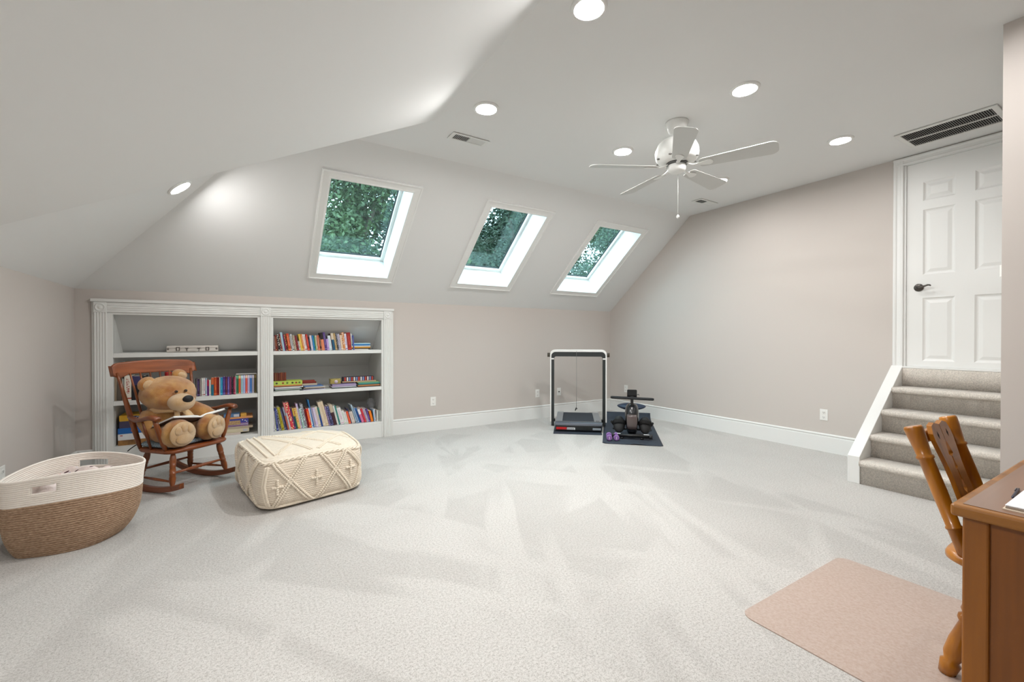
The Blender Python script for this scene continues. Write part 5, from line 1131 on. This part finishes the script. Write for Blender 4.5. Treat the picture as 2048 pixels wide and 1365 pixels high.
cw = wood('chair_maple', (190,120,24), (136,78,8), 2, .9, .3, .25); cwx = wood('chair_maple_across', (190,120,24), (142,84,12), 0, .9, .3, .25)
dc = thing('desk_chair', 'golden maple chair with turned posts and pierced splats pushed to the desk', 'chair', (2.49, .36, .0045))
base = rr(-.235, .235, -.24, .205, .1)
mb = MB(); rows = [[(x*s_, y*s_, z) for x, y in base] for s_, z in ((.93, .425), (1, .437), (1, .452), (.97, .464), (.85, .466), (.4, .455))]
mb.grid(rows, closed=True); n_ = len(base); mb.f += [list(range(n_))[::-1], [len(mb.v)-n_+i for i in range(n_)]]; mb.s += [False, True]; mb.m += [0, 0]; mb.build('seat', cwx, dc)
def lean(z): return .287-(.925-z)*.33
for s_ in (-1, 1):
    r_ = .027; L1 = .47
    pr = [(0, .022), (.1, .022), (.22, .0222), (.226, .026), (.24, .026), (.246, .0222), (.5, .0245), (.74, .0235), (.748, .0285), (.765, .0285), (.772, .0235), (.85, .0265), (.95, .0305), (.985, .031), (1, .027)]
    MB().turned((s_*.2, lean(.45), .45), (s_*.21, lean(.925), .925), pr, 18).build('back_post', cw, dc)
    mb = MB(); mb.prism([(s_*.155-.016, .455), (s_*.155+.016, .455), (s_*.158+.017, .7), (s_*.158+.021, .86), (s_*.158+.012, .9), (s_*.158-.012, .9), (s_*.158-.021, .86), (s_*.158-.017, .7)], -.009, .009, 'y'); mb.v = [(x, y+lean(z)+.012, z) for x, y, z in mb.v]; mb.build('side_slat', cw, dc, bevel=.006)
    # half of the pierced splat: notches on its inner edge, waist on its outer edge
    inn = [(.004, .455), (.004, .655), (.018, .668), (.006, .70), (.004, .74), (.014, .748), (.006, .775), (.005, .79), (.026, .80), (.01, .84), (.002, .85), (.002, .915)]
    outr = [(.05, .925), (.09, .915), (.106, .885), (.108, .86), (.098, .82), (.084, .76), (.08, .7), (.086, .62), (.092, .54), (.086, .455)]
    pl_ = [(s_*x, z) for x, z in inn+outr]
    mb = MB(); mb.prism(pl_, -.008, .008, 'y'); mb.v = [(x, y+lean(z)-.014-.05*abs(x)*0, z) for x, y, z in mb.v]; sp_ = mb.build('pierced_splat', cwx if s_ > 0 else cw, dc)
    mb = MB(); mb.prism([(s_*.055, .862), (s_*.055+.007, .877), (s_*.055, .892), (s_*.055-.007, .877)], -.0085, .0085, 'y'); mb.v = [(x, y+lean(z)-.014, z) for x, y, z in mb.v]; mb.build('hole_shade_inlay', mat('hole_shade', (26,14,8), .9), sp_)  # solid dark diamond, its colour standing for the shade in a hole
mb = MB(); mb.prism([(-.19, .85), (.19, .85), (.19, .895), (-.19, .895)], -.011, .011, 'y'); mb.v = [(x, y+lean(z)+.012, z) for x, y, z in mb.v]; mb.build('crest_rail', cwx, dc, bevel=.008)
for sx_, sy_ in ((-1, -1), (1, -1), (-1, 1), (1, 1)):
    MB().turned((sx_*.15, sy_*(.085 if sy_ > 0 else .14), .435), (sx_*.205, sy_*.185 if sy_ > 0 else -.2, 0), [(0, .016), (.12, .02), (.3, .027), (.42, .028), (.45, .02), (.47, .029), (.5, .029), (.53, .02), (.7, .03), (.82, .031), (.88, .022), (.9, .031), (1, .024)], 16).build('leg', cw, dc)
for s_ in (-1, 1): MB().turned((s_*.187, -.17, .17), (s_*.187, .165, .17), [(0, .01), (.5, .017), (1, .01)], 12).build('stretcher', cw, dc)
MB().turned((-.187, 0, .17), (.187, 0, .17), [(0, .009), (.5, .016), (1, .009)], 12).build('stretcher', cwx, dc)
cm = MB().prism(rr(1.965, 2.975, -.12, 1.168, .055, 6), 0, .0045, 'z').build('chair_mat', mat('clear_vinyl_over_carpet', (190,171,160), .4, (90, .2), (120, .3, .003), col2=(174,151,136), coat=.1), None)
tag(cm, 'thin pinkish clear vinyl chair mat on the carpet', 'chair mat')

# ------------------------------------------------------------------ trees beyond the skylights
leaf_a = mat('leaf_green', (62,80,48), .55, (2.2, .5), col2=(38,52,34), spec=.3); leaf_b = mat('leaf_dark_green', (44,60,40), .6, (1.5, .5), col2=(28,40,28), spec=.3); bark = mat('tree_bark', (58,50,42), .9, bump=(14, .6, .03))
def tree(cx, cy, zb, zt, rx, nleaf, size, m, label, seed):
    rnd = random.Random(seed); root = thing('tree', label, 'tree', (cx, cy, -3.2), 0, 'trees outside the skylights')
    H = zt+3.2
    mb = MB(); pts = [(rnd.uniform(-.15, .15)*i/3, rnd.uniform(-.15, .15)*i/3, H*.9*i/8) for i in range(9)]; mb.tube(pts, [.26*(1-i/9.5) for i in range(9)], 10); mb.build('trunk', bark, root)
    mb = MB(); tips = []
    for i in range(46):
        h = H*rnd.uniform(.28, .95); a = rnd.uniform(0, 6.283); f = math.sin(min(1, (H-h)/(H*.62))*math.pi/2)**.7; L_ = rx*f*rnd.uniform(.6, 1.05)
        p0 = Vector((0, 0, h)); p2 = Vector((L_*math.cos(a), L_*math.sin(a), h+L_*rnd.uniform(.05, .5))); p1 = (p0+p2)/2+Vector((0, 0, .1))
        mb.tube([p0, p1, p2], [.05, .03, .01], 5); tips.append((p0, p2))
    o = mb.build('branches', bark, root); o['kind'] = 'stuff'
    V = []; F_ = []
    for i in range(nleaf):
        p0, p2 = tips[rnd.randrange(len(tips))]; t = rnd.uniform(.25, 1.08); c = p0.lerp(p2, t)+Vector((rnd.gauss(0, .3), rnd.gauss(0, .3), rnd.gauss(0, .26)))
        d = Vector((rnd.gauss(0, 1), rnd.gauss(0, 1), rnd.gauss(-.4, .7))).normalized(); w_ = d.cross(Vector((rnd.gauss(0, 1), rnd.gauss(0, 1), rnd.gauss(0, 1)))).normalized(); s_ = size*rnd.uniform(.6, 1.25)
        k = len(V); V += [c, c+d*s_*.45+w_*s_*.24, c+d*s_, c+d*s_*.45-w_*s_*.24]; F_.append((k, k+1, k+2, k+3))
    mb = MB(); mb.add(V, F_); o = mb.build('foliage', m, root); o['kind'] = 'stuff'
for i, (cx, cy, zb, zt, rx, n, sz_, m, lb) in enumerate((
    (3.2, 13.5, 0, 7.2, 2.9, 26000, .15, leaf_a, 'leafy green tree filling the largest skylight'),
    (8.4, 13.0, 0, 7.6, 2.9, 26000, .15, leaf_b, 'dark leafy tree seen through the middle skylight'),
    (13.2, 13.5, 0, 7.0, 2.8, 22000, .15, leaf_a, 'leafy tree seen through the farthest skylight'),
    (5.6, 19.0, 0, 9.8, 3.9, 15000, .3, leaf_b, 'tall tree behind the tree in the largest skylight'),
    (13.0, 20.0, 0, 9.5, 4.2, 14000, .32, leaf_b, 'tall tree behind the trees of the middle skylight'),
    (20.0, 19.0, 0, 8.8, 4.2, 13000, .32, leaf_b, 'tall tree behind the tree in the farthest skylight'),
    (.2, 18.0, 0, 8.6, 3.6, 12000, .3, leaf_b, 'shaded tree at the left side of the largest skylight'))):
    tree(cx, cy, zb, zt, rx, n, sz_, m, lb, 11+i)
lawn = MB().box(-40, 60, YB+1.2, 80, -3.4, -3.2).build('ground', mat('lawn', (70,92,50), .95, (1.2, .4)), None); struct(lawn, 'lawn outside the house', 'lawn')
